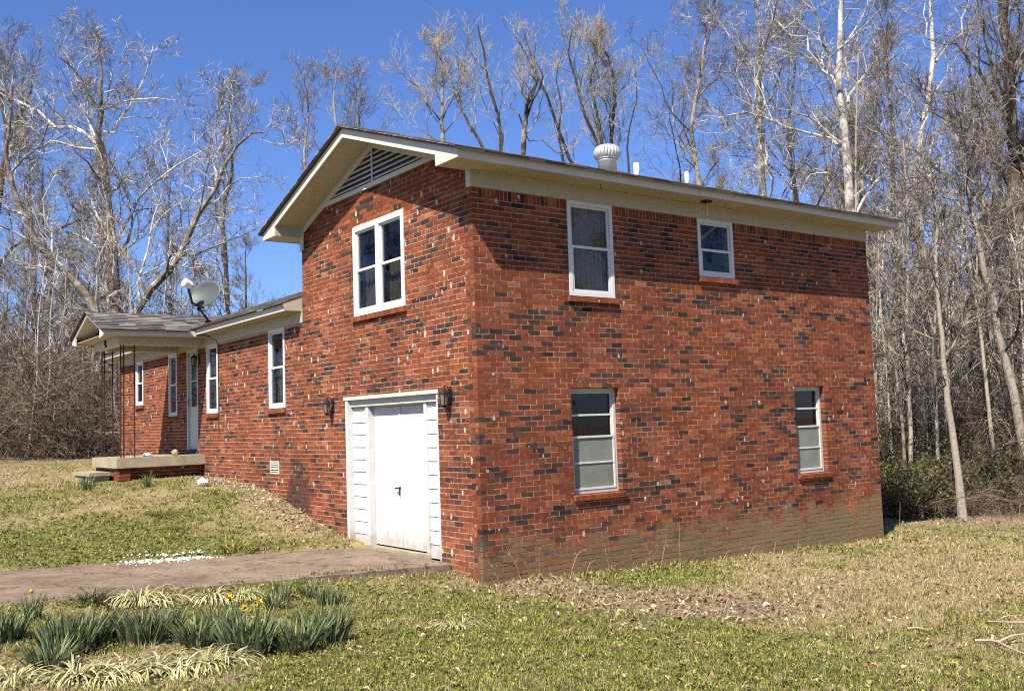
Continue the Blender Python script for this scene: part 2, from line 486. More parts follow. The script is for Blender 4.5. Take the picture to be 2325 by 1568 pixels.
# how green (1) or straw coloured (0) the turf is; bare = open soil and leaf litter
GREEN_SPOTS = [(250,1220,1.4,.18),(60,1250,1.4,.15),(520,1130,.8,.25),(250,1120,1.6,-.25),(480,1090,1.0,-.25),(800,1480,1.4,.2),(1250,1480,1.4,.18),(1000,1540,1.2,.15),(1550,1540,1.0,.15),(1500,1312,.9,.5),(1650,1305,.6,.4),(1880,1285,.5,.35),(1150,1400,.9,.3),(1000,1350,.8,.3),(250,1250,1.5,.3),(520,1120,1.0,.4),(60,1260,1.0,.2),(900,1480,1.1,.2),
   (1450,1370,1.0,-.35),(1750,1350,1.5,-.45),(2000,1290,1.6,-.4),(2200,1330,2.0,-.38),(2250,1240,2.5,-.4),(1800,1440,1.1,-.12),(2200,1480,.8,-.2),(2000,1500,1.0,.12),(1400,1500,1.0,.08),(700,1170,.9,-.8),(640,1120,1.0,-.8),(600,1100,.8,-.5),(80,1090,2.0,-.35),(300,1160,1.6,-.15),(850,1255,.6,-.4),(1240,1345,.5,-.3)]
BARE_SPOTS = [(1380,1345,.9,.8),(1540,1372,.9,.8),(1260,1335,.7,.8),(1170,1335,.45,.7),(1700,1360,.9,.5),(1450,1385,.6,.5),(1330,1325,.6,.5),(1800,1330,.8,.3),(700,1180,.5,.8),(650,1130,.6,.8),(560,1090,.8,.5),(1700,1390,.5,.35),(2290,1450,.35,.5),(60,1075,1.5,.5),(850,1258,.5,.7)]
_gs = [(*ground_at(u, v)[:2], r, a) for (u, v, r, a) in GREEN_SPOTS]
_bs = [(*ground_at(u, v)[:2], r, a) for (u, v, r, a) in BARE_SPOTS]
def greenness(x, y):
    g = 0.55 + (fbm(x * .6, y * .6, 21, 4) - 0.5) * 1.9 + (fbm(x * 2.6, y * 2.6, 31, 3) - 0.5) * 1.1
    for (a, b, r, k) in _gs: g = g + 1.25 * k * np.exp(-((x - a) ** 2 + (y - b) ** 2) / (r * r))
    return np.clip(g, 0, 1)
def wooded(x, y):
    """1 under the trees, 0 on the lawn"""
    a = np.clip((x - 10.2 - 0.12 * (y + 4)) / 1.6, 0, 1)
    b = np.clip((y - 15.5 - 0.35 * (x + 4) - 1.2 * (fbm(x * .4, y * .4, 77, 2) - .5)) / 2.0, 0, 1) * (x < 9.5)
    return np.maximum(a, b)
def bareness(x, y):
    s = (fbm(x * 1.7, y * 1.7, 41, 3) - 0.62) * 1.5
    for (a, b, r, k) in _bs: s = s + k * np.exp(-((x - a) ** 2 + (y - b) ** 2) / (r * r))
    return np.clip(np.maximum(s, wooded(x, y)), 0, 1)

def axis_grid(lo, hi, step, far):
    core = np.arange(lo, hi + 1e-6, step)
    out = []; s = step; p = hi
    while p < far:
        s *= 1.35; p += s; out.append(p)
    inn = []; s = step; p = lo
    while p > -far:
        s *= 1.35; p -= s; inn.append(p)
    return np.array(inn[::-1] + list(core) + out)
gx = axis_grid(-10, 14, .11, 500); gy = axis_grid(-8, 17, .11, 500)
GX, GY = np.meshgrid(gx, gy)
GZ = ground_h(GX, GY)
nx, ny = len(gx), len(gy)
idx = np.arange(nx * ny).reshape(ny, nx)
GF = np.stack([idx[:-1, :-1], idx[:-1, 1:], idx[1:, 1:], idx[1:, :-1]], -1).reshape(-1, 4)
g = greenness(GX, GY).ravel()[:, None]; bsoil = bareness(GX, GY).ravel()[:, None]
gc = np.array([.15, .15, .045]) * g + np.array([.31, .235, .12]) * (1 - g)
gc = gc * (1 - bsoil) + np.array([.25, .185, .115]) * bsoil
gc = gc * (0.8 + 0.4 * fbm(GX * 9, GY * 9, 3, 2).ravel()[:, None])
m, nt, b = new_mat('lawn_soil')
a_ = nd(nt, 'ShaderNodeAttribute'); a_.attribute_name = 'tint'
geo = nd(nt, 'ShaderNodeNewGeometry')
n1 = noise(nt, 22, 6, 0.7, geo.outputs['Position'])
n2 = noise(nt, 90, 3, 0.6, geo.outputs['Position'])
c = mixc(nt, 1.0, a_.outputs['Color'], maprange(nt, n1.outputs[0], .3, .7, .55, 1.35, False), 'MULTIPLY')
c = mixc(nt, 1.0, c, maprange(nt, n2.outputs[0], .3, .7, .6, 1.4, False), 'MULTIPLY')
nt.links.new(c, b.inputs['Base Color']); b.inputs['Roughness'].default_value = .95; setspec(b, .1)
bump(nt, b, n1.outputs[0], .8, .03)
M['soil'] = m
ground = link('ground', np_mesh('ground', np.stack([GX.ravel(), GY.ravel(), GZ.ravel()], 1), GF, m, gc, True))
tag(ground, kind='structure')

# the concrete drive, a slab with a broken front edge and one control joint
dm, nt, b = new_mat('drive_concrete')
geo = nd(nt, 'ShaderNodeNewGeometry')
n1 = noise(nt, 1.6, 6, .65, geo.outputs['Position']); n2 = noise(nt, 9, 5, .7, geo.outputs['Position']); n3 = noise(nt, 60, 3, .6, geo.outputs['Position'])
c = mixc(nt, maprange(nt, n1.outputs[0], .35, .65, 0, 1), (.165, .12, .083), (.25, .19, .135))
c = mixc(nt, maprange(nt, n2.outputs[0], .52, .7, 0, .75), c, (.09, .06, .042))
c = mixc(nt, maprange(nt, n2.outputs[0], .30, .42, .6, 0), c, (.36, .28, .20))
c = mixc(nt, 1.0, c, maprange(nt, n3.outputs[0], .3, .7, .75, 1.25, False), 'MULTIPLY')
vo = nd(nt, 'ShaderNodeTexVoronoi'); vo.feature = 'DISTANCE_TO_EDGE'; vo.inputs['Scale'].default_value = .75
wv = noise(nt, 3.5, 4, .65, geo.outputs['Position']); wa = nd(nt, 'ShaderNodeVectorMath'); wa.operation = 'MULTIPLY_ADD'
nt.links.new(wv.outputs['Color'], wa.inputs[0]); wa.inputs[1].default_value = (.7, .7, .7); nt.links.new(geo.outputs['Position'], wa.inputs[2]); nt.links.new(wa.outputs[0], vo.inputs['Vector'])
c = mixc(nt, maprange(nt, vo.outputs['Distance'], .004, .016, .8, 0), c, (.05, .04, .025))
nt.links.new(c, b.inputs['Base Color']); b.inputs['Roughness'].default_value = .92; setspec(b, .15)
bump(nt, b, n3.outputs[0], .4, .01)
xs = np.concatenate([np.arange(-.03, -6.2, -.12), np.arange(-6.3, -16, -.6)])
rng = np.random.default_rng(4)
V = []; F = []
for i, x in enumerate(xs):
    jn = (fbm(np.array([x * 3.1]), np.array([1.7]), 61, 3)[0] - .5) * .10; jf = (fbm(np.array([x * 2.3]), np.array([7.7]), 62, 3)[0] - .5) * .22
    yn, yf, z = DR_N(x) + jn, DR_F(x) + jf, DR_Z(x)
    ym = yn + (yf - yn) * .5
    V += [(x, yn, z - .22), (x, yn, z - .012), (x, yn + .018, z), (x, ym, z + .012), (x, yf, z), (x, yf, z - .15)]
for i in range(len(xs) - 1):
    for j in range(5): F.append([i * 6 + j, i * 6 + j + 1, (i + 1) * 6 + j + 1, (i + 1) * 6 + j])
F.append([0, 1, 2, 3]); F.append([0, 3, 4, 5])
drive = link('driveway', np_mesh('driveway', np.array(V), np.array(F), dm))
tag(drive, kind='structure')

# ------------------------------------------------------------------ the house
L, W, BT = 8.331, 4.98, 4.89                 # long wall, gable width, brick top
WE, WT, WD = 15.98, 3.70, 7.6                # wing end, wing brick top, wing depth
COURSE, BL = 4.89 / 72, 0.20318
ME = 0.3466                                   # roof pitch
house = empty('brick_house', (0, 0, 0))
tag(house, 'red brick split level house with a white trimmed gable and low wing', 'house')

OPEN_X = [(1.48, 2.335, .985, 2.376), (6.12, 6.895, .985, 2.376), (1.524, 2.334, 3.598, BT), (4.044, 4.827, 4.012, BT)]
OPEN_Y = [(1.667, 3.165, 3.590, 4.93), (.923, 3.553, .10, 2.415), (5.725, 6.415, 2.327, WT), (8.93, 9.57, 2.327, WT),
          (10.11, 10.82, 1.50, WT), (11.43, 12.0, 2.327, WT), (13.93, 14.53, 2.653, WT)]
VENT_Z = 5.44
def roof_top(y): return 5.21 + ME * (min(y, W - y) + .496)

def backing(fr, u0, u1, z0, z1, opens, n0=-.2, n1=-.0033):
    """mortar behind the bricks, left open at the openings"""
    us = sorted({u0, u1, *[e for o in opens for e in (o[0] - .004, o[1] + .004) if u0 < e < u1]})
    mb = MB()
    for a, c in zip(us[:-1], us[1:]):
        mid = (a + c) / 2; cuts = sorted([(o[2] - .004, o[3] + .004) for o in opens if o[0] - .004 < mid < o[1] + .004])
        z = z0
        for (p, q) in cuts:
            if p > z: mb.box(fr, a, c, n0, n1, z, min(p, z1))
            z = max(z, q)
        if z < z1: mb.box(fr, a, c, n0, n1, z, z1)
    return mb

wall_side = backing(FX, 0.007, L, -.9, BT + .2, OPEN_X).build('wall', M['mortar'], house)
wall_gable = backing(FY, 0.2, W, -.9, BT + .03, OPEN_Y[:2]).prism([(.02, BT + .03), (W - .02, BT + .03), (W / 2, roof_top(W / 2) - .2)], 'x', .0065, .1).build('wall', M['mortar'], house)
wall_wing = backing(FY, W, WE, -.5, WT + .2, OPEN_Y[2:]).build('wall', M['mortar'], house)
# sides of the house away from the street
mb = MB(); mb.box(FB, L - .2, L - .001, .2, W, -.9, BT + .2); mb.box(FB, .2, L - .2, W - .2, W, 3.2, BT + .3)
mb.box(FB, .2, WD, WE - .2, WE - .001, -.5, WT + .2); mb.box(FB, WD - .2, WD, W, WE - .2, -.5, WT + .2)
mb.prism([(.1, BT), (W - .1, BT), (W / 2, roof_top(W / 2) - .2)], 'x', L - .2, L - .002)
mb.prism([(0, WT + .1), (WD, WT + .1), (WD / 2, WT + .1 + ME * WD / 2)], 'y', WE - .2, WE - .002)
mb.build('rear_wall', M['mortar'], house)
mb = MB(); mb.box(FB, .21, L - .21, .21, W - .21, 2.62, 2.8); mb.box(FB, .21, L - .21, .21, W - .21, -.3, -.1); mb.box(FB, .21, WD - .21, W + .01, WE - .21, 1.3, 1.5)
mb.box(FB, .3, L - .21, 2.9, 2.96, -.1, BT); mb.box(FB, 3.1, 3.16, .21, W - .2, -.1, BT); mb.box(FB, 2.6, 2.66, W, WE - .2, 1.5, WT + .2)
mb.build('floor', M['dark'], house)

# ---- bricks
_bc = np.random.default_rng(12)
_reds = np.array([(.262,.074,.031),(.236,.064,.027),(.205,.054,.025),(.285,.090,.038),(.225,.070,.034),(.19,.050,.025),(.252,.080,.036),(.248,.064,.024)])
_dark = np.array([(.050,.030,.023),(.064,.035,.026),(.034,.023,.019),(.044,.029,.024)])
_mid = np.array([(.115,.045,.029),(.15,.052,.032),(.18,.056,.033)])
BRICK_COLS = np.concatenate([_reds[_bc.integers(0, 8, 26)] * .87 * _bc.uniform(.82, 1.2, (26, 1)), _dark[_bc.integers(0, 4, 8)] * _bc.uniform(.75, 1.3, (8, 1)), _mid[_bc.integers(0, 3, 6)] * _bc.uniform(.85, 1.15, (6, 1)), [(.30,.125,.075),(.28,.11,.065)]])
brng = np.random.default_rng(11)
def brick_colour(u, z, seed):
    clus = float(fbm(np.array([u * 2.2]), np.array([z * 6.0]), seed, 2)[0])
    p_dark = min(.55, max(.08, .27 + (clus - .52) * 1.7))
    r = brng.random()
    if r < p_dark * .6: return int(brng.integers(26, 34))
    if r < p_dark: return int(brng.integers(34, 40))
    if r > .982: return int(brng.integers(40, 42))
    return int(brng.integers(0, 26))
def clip_brick(rect, opens):
    u0, u1, z0, z1 = rect
    for (a, c, p, q) in opens:          # a joint that falls on the edge of an opening is closed by the brick
        if z1 > p and z0 < q:
            if c < u0 < c + .05: u0 = c
            if a - .05 < u1 < a: u1 = a
    out = [(u0, u1, z0, z1)]
    for (a, c, p, q) in opens:
        nxt = []
        for (u0, u1, z0, z1) in out:
            if u1 <= a or u0 >= c or z1 <= p or z0 >= q: nxt.append((u0, u1, z0, z1)); continue
            if u0 < a: nxt.append((u0, a, z0, z1))
            if u1 > c: nxt.append((c, u1, z0, z1))
            m0, m1 = max(u0, a), min(u1, c)
            if z0 < p: nxt.append((m0, m1, z0, p))
            if z1 > q: nxt.append((m0, m1, q, z1))
        out = nxt
    return [r for r in out if r[1] - r[0] > .02 and r[3] - r[2] > .018]
J = .0102
bricks = []      # (frame id, u0, u1, z0, z1, n, colour)
def lay(fid, ustart, uend, k0, k1, opens, first_half, zlim=None, skip=None, seed=1):
    for k in range(k0, k1):
        z0, z1 = k * COURSE, (k + 1) * COURSE - J
        if zlim and z1 > zlim + .02: continue
        u = ustart; first = True
        half = (k % 2 == 0) == first_half
        while u < uend - .01:
            ln = BL / 2 - .004 if (first and half) else BL
            first = False
            e = min(u + ln - J, uend)
            if uend - e < .05: e = uend
            if not (skip and skip((u + e) / 2, z0, z1)):
                for r in clip_brick((u, e, z0, z1), opens):
                    bricks.append((fid, *r, max(brng.normal(0, .0014), -.0012), brick_colour(u, z0, seed)))
            u += ln
            if e >= uend - .001: break
def soldier(fid, u0, u1, z0, z1, opens, seed=2):
    u = u0
    while u < u1 - .02:
        w = .066; e = min(u + w - J, u1)
        for r in clip_brick((u, e, z0, z1), opens):
            if r[3] - r[2] > .05: bricks.append((fid, *r, brng.normal(0, .0012), brick_colour(u, z0, seed)))
        u += w
lay(0, 0, L, -5, 70, OPEN_X, True, seed=71)
soldier(0, .10, L, 70 * COURSE, BT - J, OPEN_X)
bricks.append((0, 0, .092, 70 * COURSE, 71 * COURSE - J, 0, 2)); bricks.append((0, 0, .092, 71 * COURSE, BT - J, 0, 3))
lay(1, 0.0, W, -4, 81, OPEN_Y, False, zlim=VENT_Z, skip=lambda u, z0, z1: z0 > roof_top(u) - .18, seed=72)
lay(2, W, WE, 4, 54, OPEN_Y, True, zlim=WT, seed=73)
FRS = (FX, FY, FY)
# brick bodies 95 mm deep; the corner bricks of the two walls share the corner, so the gable ones start behind the face
cand = []
for i, bk in enumerate(bricks):
    fr = FRS[bk[0]]
    cu, cv, cz = to_px(fr.p((bk[1] + bk[2]) / 2, 0, (bk[3] + bk[4]) / 2))
    gz = ground_h(*[np.array([q]) for q in fr.p((bk[1] + bk[2]) / 2, .02, 0)[:2]])[0]
    hid = bk[4] < gz + .01
    fc = abs(np.dot(fr.N, (fr.p(bk[1], 0, bk[3]) - CAM_POS) / np.linalg.norm(fr.p(bk[1], 0, bk[3]) - CAM_POS)))
    area = 0 if hid else (bk[2] - bk[1]) * (bk[4] - bk[3]) * fc / cz ** 2
    cand.append(area)
order = np.argsort(-np.array(cand))
single = set(order[:300].tolist())
unit = []
for ci, c in enumerate(BRICK_COLS):
    bb = MB(); V = np.array([[sx_ * .5, sy_ * .5, sz_ * .5] for sz_ in (-1, 1) for (sx_, sy_) in ((-1, -1), (1, -1), (1, 1), (-1, 1))])
    bb.add(V, BOXF, c); unit.append(bb.mesh('brick', M['brick']))
rest = MB()
for i, bk in enumerate(bricks):
    fid, u0, u1, z0, z1, n, ci = bk
    fr = FRS[fid]; n0 = -.095
    if fid == 1 and u0 < .102:          # the long wall's brick ends fill the corner
        if u1 < .14: continue
        u0 = .102
    if i in single:
        o = bpy.data.objects.new('brick', unit[ci]); COL.objects.link(o)
        o.parent = wall_side if fid == 0 else wall_gable
        o.location = fr.p((u0 + u1) / 2, (n0 + n) / 2, (z0 + z1) / 2)
        o.scale = (u1 - u0, n - n0, z1 - z0) if fid == 0 else (n - n0, u1 - u0, z1 - z0)
        o.rotation_euler = (brng.normal(0, .003), brng.normal(0, .003), brng.normal(0, .003))
    else:
        rest.box(fr, u0, u1, n0, n, z0, z1, BRICK_COLS[ci])
rest.build('brickwork', M['brick'], house, kind='stuff')

# ---- windows
def bars(mb, fr, u0, u1, z0, z1, w, n0, n1):
    """a rectangular frame of four bars; the uprights stand between the rails"""
    mb.box(fr, u0, u1, n0, n1, z0, z0 + w); mb.box(fr, u0, u1, n0, n1, z1 - w, z1)
    mb.box(fr, u0, u0 + w, n0, n1, z0 + w, z1 - w); mb.box(fr, u1 - w, u1, n0, n1, z0 + w, z1 - w)
    return mb
def pane(fr, u0, u1, n, z0, z1):
    mb = MB(); mb.box(fr, u0, u1, n - .004, n, z0, z1); return mb
def brick_sill(fr, u0, u1, z, parent, h=.068, proud=.05):
    mb = MB(); u = u0 - .03
    while u < u1 + .03 - .02:
        e = min(u + .066 - J, u1 + .03)
        c = BRICK_COLS[int(brng.choice([0, 1, 2, 3, 6, 7, 12, 11, 36]))]
        V = []      # each sill brick stands on edge and slopes outwards
        for uu in (u, e):
            V += [fr.p(uu, -.09, z - h), fr.p(uu, proud, z - h - .012), fr.p(uu, proud + .004, z - .014), fr.p(uu, -.09, z)]
        F = np.array([[0, 1, 2, 3], [7, 6, 5, 4], [0, 4, 5, 1], [1, 5, 6, 2], [2, 6, 7, 3], [3, 7, 4, 0]])
        mb.add(V, F, c * 1.3)
        u += .066
    o = mb.build('window_sill', M['brick'], parent, kind='stuff')
    mb = MB(); mb.box(fr, u0 - .026, u1 + .026, -.088, proud - .008, z - h - .004, z - .012); mb.build('sill_mortar', M['mortar'], parent)
    return o
def double_hung(fr, u0, u1, z0, z1, rail, curtain=None, proud=.012, cas=.055, sill=True):
    root = empty('window', fr.p(u0, 0, z0), parent=house)
    f = MB(); bars(f, fr, u0 + .002, u1 - .002, z0 + .002, z1 - .002, cas, -.07, proud); f.build('window_frame', M['vinyl'], root)
    a0, a1 = u0 + cas, u1 - cas
    s = MB(); bars(s, fr, a0 + .001, a1 - .001, rail - .018, z1 - cas - .001, .032, -.045, -.012); s.build('upper_sash', M['vinyl'], root)
    s = MB(); bars(s, fr, a0 + .001, a1 - .001, z0 + cas + .001, rail + .018, .036, -.03, .002); s.build('lower_sash', M['vinyl'], root)
    pane(fr, a0 + .03, a1 - .03, -.03, rail + .01, z1 - cas - .03).build('pane', M['glass'], root)
    pane(fr, a0 + .03, a1 - .03, -.014, z0 + cas + .03, rail - .012).build('pane', M['glass'], root)
    if curtain: drape(fr, a0, a1, z0 + .02, z1 - .02, root, *curtain)
    if sill: brick_sill(fr, u0, u1, z0, root)
    return root
def drape(fr, u0, u1, z0, z1, parent, mat='curtain', n=-.16, amp=.018, waves=7, name='curtain', gap=None):
    k = 90; V = []; F = []
    for i in range(k + 1):
        t = i / k; u = u0 + (u1 - u0) * t
        for z, am in ((z0, amp), ((z0 + z1) / 2, amp * .8), (z1, amp * .5)):
            V.append(fr.p(u, n + am * math.sin(t * waves * 6.283 + 1.3 * math.sin(t * 9)), z))
    for i in range(k):
        for j in range(2): F.append([i * 3 + j, (i + 1) * 3 + j, (i + 1) * 3 + j + 1, i * 3 + j + 1])
    o = link(name, np_mesh(name, np.array(V), np.array(F), M[mat], None, True), parent)
    return o
# upper windows of the long wall
w = double_hung(FX, 1.524, 2.334, 3.598, BT, 4.265, ('curtain', -.11, .022, 8))
double_hung(FX, 4.044, 4.827, 4.012, BT, 4.42)
# wing windows
double_hung(FY, 5.725, 6.415, 2.327, WT, 3.03, ('blind', -.14, .02, 5))
double_hung(FY, 8.93, 9.57, 2.327, WT, 3.02, ('blind', -.14, .02, 5))
double_hung(FY, 11.43, 12.0, 2.327, WT, 3.01)
double_hung(FY, 13.93, 14.53, 2.653, WT, 3.18, ('blind', -.14, .02, 5))
# twin window of the gable
def gable_window():
    u0, u1, z0, z1 = OPEN_Y[0]; fr = FY; root = empty('window', fr.p(u0, 0, z0), parent=house)
    um = (u0 + u1) / 2; cas = .075
    f = MB(); bars(f, fr, u0 + .002, u1 - .002, z0 + .002, z1 - .002, cas, -.07, .014); f.box(fr, um - .055, um + .055, -.07, .012, z0 + cas, z1 - cas)
    f.build('window_frame', M['vinyl'], root)
    rail = 4.265
    for (a, c) in ((u0 + cas, um - .055), (um + .055, u1 - cas)):
        s = MB(); bars(s, fr, a + .001, c - .001, rail - .02, z1 - cas - .001, .03, -.05, -.014); s.build('upper_sash', M['vinyl'], root)
        s = MB(); bars(s, fr, a + .001, c - .001, z0 + cas + .001, rail + .02, .034, -.034, .0); s.build('lower_sash', M['vinyl'], root)
        pane(fr, a + .028, c - .028, -.034, rail + .01, z1 - cas - .03).build('pane', M['glass'], root)
        pane(fr, a + .028, c - .028, -.018, z0 + cas + .03, rail - .014).build('pane', M['glass'], root)
    # insect screens in front of the lower sashes are hung inside a dark mesh; a pale curtain edge shows in the left half
    drape(fr, u0 + .08, um - .06, z0 + .05, rail + .02, root, 'blind', -.16, .02, 4)
    drape(fr, um + .06, u1 - .08, z0 + .05, rail + .02, root, 'blind', -.16, .02, 4)
    drape(fr, um + .30, um + .36, z0 + .3, z1 - .35, root, 'curtain', -.25, .01, 1)
    brick_sill(fr, u0, u1, z0, root)
gable_window()
# old metal windows of the lower floor, set deep in the wall
def low_window(u0, u1, z0, z1):
    fr = FX; root = empty('window', fr.p(u0, 0, z0), parent=house); n = -.085
    f = MB(); bars(f, fr, u0 + .006, u1 - .003, z0 + .0, z1 - .003, .045, -.15, n); f.build('window_frame', M['white'], root)
    a0, a1 = u0 + .051, u1 - .048; mid = 1.72
    s = MB(); bars(s, fr, a0, a1, mid - .01, z1 - .05, .022, n - .05, n - .02); s.box(fr, a0 + .022, a1 - .022, n - .045, n - .022, 2.005, 2.03); s.build('upper_sash', M['old_metal'], root)
    s = MB(); bars(s, fr, a0, a1, z0 + .046, mid + .02, .026, n - .025, n + .008); s.box(fr, a0 + .026, a1 - .026, n - .02, n + .004, 1.375, 1.395); s.build('lower_sash', M['old_metal'], root)
    pane(fr, a0 + .02, a1 - .02, n - .036, 2.03, z1 - .07).build('pane', M['glass'], root)
    pane(fr, a0 + .02, a1 - .02, n - .036, mid + .01, 2.006).build('pane', M['glass'], root)
    pane(fr, a0 + .024, a1 - .024, n - .008, z0 + .07, 1.376).build('frosted_pane', M['panel'], root)
    pane(fr, a0 + .024, a1 - .024, n - .008, 1.394, mid - .004).build('frosted_pane', M['panel'], root)
    brick_sill(fr, u0 + .01, u1, z0, root, proud=.045)
low_window(*OPEN_X[0]); low_window(*OPEN_X[1])

# ---- the closed in garage opening: lap siding, trim and a pair of flush doors
gd = empty('garage_door', (0, .923, .2), parent=house)
def gbox(name, u0, u1, n0, n1, z0, z1, mat='door_white', parent=gd):
    mb = MB(); mb.box(FY, u0, u1, n0, n1, z0, z1); return mb.build(name, M[mat], parent)
gbox('lintel', .905, 3.585, -.19, .004, 2.362, 2.414, 'white')
gbox('header_board', 1.02, 3.47, -.13, -.055, 2.262, 2.361, 'white')
gbox('jamb', .926, .975, -.16, -.01, .205, 2.361); gbox('jamb', 3.47, 3.55, -.16, -.006, .205, 2.361)
for (a, c) in ((.976, 1.335), (3.045, 3.469)):
    z = .21; k = 0
    while z < 2.25:
        mb = MB(); zt = min(z + .178, 2.261)
        V = []
        for uu in (a, c): V += [FY.p(uu, -.118, z), FY.p(uu, -.094, z), FY.p(uu, -.106, zt + .004), FY.p(uu, -.122, zt + .004)]
        mb.add(V, np.array([[0, 1, 2, 3], [7, 6, 5, 4], [0, 4, 5, 1], [1, 5, 6, 2], [2, 6, 7, 3], [3, 7, 4, 0]]))
        mb.build('siding_board', M['door_white'], gd); z += .1815; k += 1
gbox('casing', 1.336, 1.40, -.185, -.075, .24, 2.261); gbox('casing', 2.955, 3.044, -.185, -.075, .24, 2.261)
gbox('casing', 1.40, 2.955, -.185, -.15, 2.235, 2.261)
gbox('threshold', 1.336, 3.044, -.20, -.08, .19, .239, 'concrete')
seam = 2.18
lf = gbox('door_leaf', 1.405, seam - .003, -.21, -.165, .262, 2.23); lf2 = gbox('door_leaf', seam + .003, 2.95, -.21, -.167, .262, 2.23)
gbox('astragal', seam - .02, seam + .02, -.164, -.156, .27, 2.225)
mb = MB(); mb.tube([FY.p(2.215, -.166, 1.09), FY.p(2.215, -.12, 1.09), FY.p(2.28, -.115, 1.085)], .012, 8); mb.tube([FY.p(2.215, -.145, 1.08), FY.p(2.20, -.135, .985)], .010, 8)
mb.lathe(FY.p(2.215, -.16, 1.075), [(.0, 0), (.028, 0), (.028, .03), (0, .03)], 12); mb.build('door_handle', M['rust_iron'], gd)

# ---- front door of the wing: storm door with a tall glass light
fd = empty('front_door', (0, 10.11, 1.52), parent=house)
mb = MB(); bars(mb, FY, 10.112, 10.818, 1.525, WT - .002, .07, -.12, -.002); mb.build('door_frame', M['white'], fd)
mb = MB(); mb.box(FY, 10.183, 10.747, -.075, -.045, 1.62, 2.50); mb.box(FY, 10.183, 10.26, -.075, -.045, 2.50, 3.62); mb.box(FY, 10.67, 10.747, -.075, -.045, 2.50, 3.62); mb.box(FY, 10.26, 10.67, -.075, -.045, 3.53, 3.62); mb.box(FY, 10.26, 10.67, -.07, -.048, 3.02, 3.05)
mb.build('door_leaf', M['white'], fd)
pane(FY, 10.255, 10.675, -.06, 2.49, 3.54).build('pane', M['glass'], fd)
mb = MB(); mb.box(FY, 10.09, 10.84, -.12, .03, 1.523, 1.60); mb.build('threshold', M['lead'], fd)
mb = MB(); mb.tube([FY.p(10.71, -.045, 2.55), FY.p(10.71, .0, 2.55), FY.p(10.71, .0, 2.65), FY.p(10.71, -.045, 2.65)], .008, 6); mb.build('door_handle', M['iron'], fd)

# ---- foundation grille
gv = empty('foundation_vent', (0, 6.03, 1.21), parent=house)
mb = MB(); bars(mb, FY, 6.03, 6.40, 1.205, 1.425, .022, -.02, .012); mb.build('vent_frame', M['white'], gv)
for k in range(4):
    z = 1.24 + k * .043
    mb = MB(); mb.prism([(-.010, z), (.012, z + .03), (.012, z + .036), (-.012, z + .008)], 'y', 6.05, 6.38); mb.build('slat', M['white'], gv)
mb = MB(); mb.box(FY, 6.04, 6.39, -.03, -.021, 1.21, 1.42); mb.build('vent_backing', M['dark'], gv)

# ---- roofs
def shingles(name, parent, p0, du, dv, lu, lv, clip=None, seed=3, expo=.14, tabw=.31):
    """tabs laid in courses on a slope: p0 lower corner, du along the eave, dv up the slope"""
    r = np.random.default_rng(seed); mb = MB()
    p0 = np.array(p0, float); du = np.array(du, float); dv = np.array(dv, float); nn = np.cross(du, dv); nn /= np.linalg.norm(nn)
    if nn[2] < 0: nn = -nn
    k = 0; v = 0.0
    while v < lv:
        v1 = min(v + expo + .03, lv); u = -r.random() * tabw
        while u < lu:
            a, e = max(u, 0), min(u + tabw * r.uniform(.8, 1.2), lu); un = u + (e - u) + .002 if e < lu else lu
            if e - a > .01:
                lo = (a, e)
                if clip: lo = clip(a, e, v)
                if lo and lo[1] - lo[0] > .01:
                    t0 = .016 + r.uniform(0, .006); t1 = .006
                    sag = r.normal(0, .004)
                    g_ = r.choice([.07, .09, .11, .14, .17, .055]) * r.uniform(.85, 1.15); c = np.array([g_ * 1.12, g_, g_ * .9]) * 1.35
                    q = [p0 + du * lo[0] + dv * (v + sag), p0 + du * lo[1] + dv * (v + sag), p0 + du * lo[1] + dv * v1, p0 + du * lo[0] + dv * v1]
                    V = [q[0], q[1], q[2], q[3], q[0] + nn * t0, q[1] + nn * t0, q[2] + nn * t1, q[3] + nn * t1]
                    mb.add(V, BOXF, c)
            u = un
        v += expo; k += 1
    return mb.build(name, M['shingle'], parent, kind='stuff')

XO, XF, EV = -.556, L + .40, .496            # rake edge, far rake edge, eave overhang
cs = 1 / math.hypot(1, ME)
RY = W / 2
mb = MB()
for s in (0, 1):
    f = (lambda y: y) if s == 0 else (lambda y: W - y)
    y0, y1 = -EV, RY
    zt = lambda y: 5.21 + ME * (y + EV) - .018
    poly = [(f(y0), zt(y0) - .02), (f(y1), zt(y1) - .02), (f(y1), zt(y1)), (f(y0), zt(y0))]
    mb.prism(poly, 'x', XO + .012, XF - .012)
roof_main = mb.build('roof', M['deck'], house)
sl = (RY + EV) / cs
shingles('shingles', roof_main, (XO, -EV, 5.21 - .018), (1, 0, 0), (0, cs, cs * ME), XF - XO, sl, seed=5)
shingles('shingles', roof_main, (XO, W + EV, 5.21 - .018), (1, 0, 0), (0, -cs, cs * ME), XF - XO, sl, seed=6)
mb = MB(); n_ = 30
for i in range(n_):
    a = XO + (XF - XO) * i / n_; e = XO + (XF - XO) * (i + 1) / n_ - .003; zr = roof_top(RY) + .0
    h_ = .008 + .006 * (i % 3)
    mb.prism([(RY - .15, zr - .15 * ME + .0), (RY, zr + .004), (RY + .15, zr - .15 * ME), (RY + .15, zr - .15 * ME + h_), (RY, zr + h_ + .008), (RY - .15, zr - .15 * ME + h_)], 'x', a, e, (.10, .095, .09))
mb.build('ridge_caps', M['shingle'], roof_main, kind='stuff')

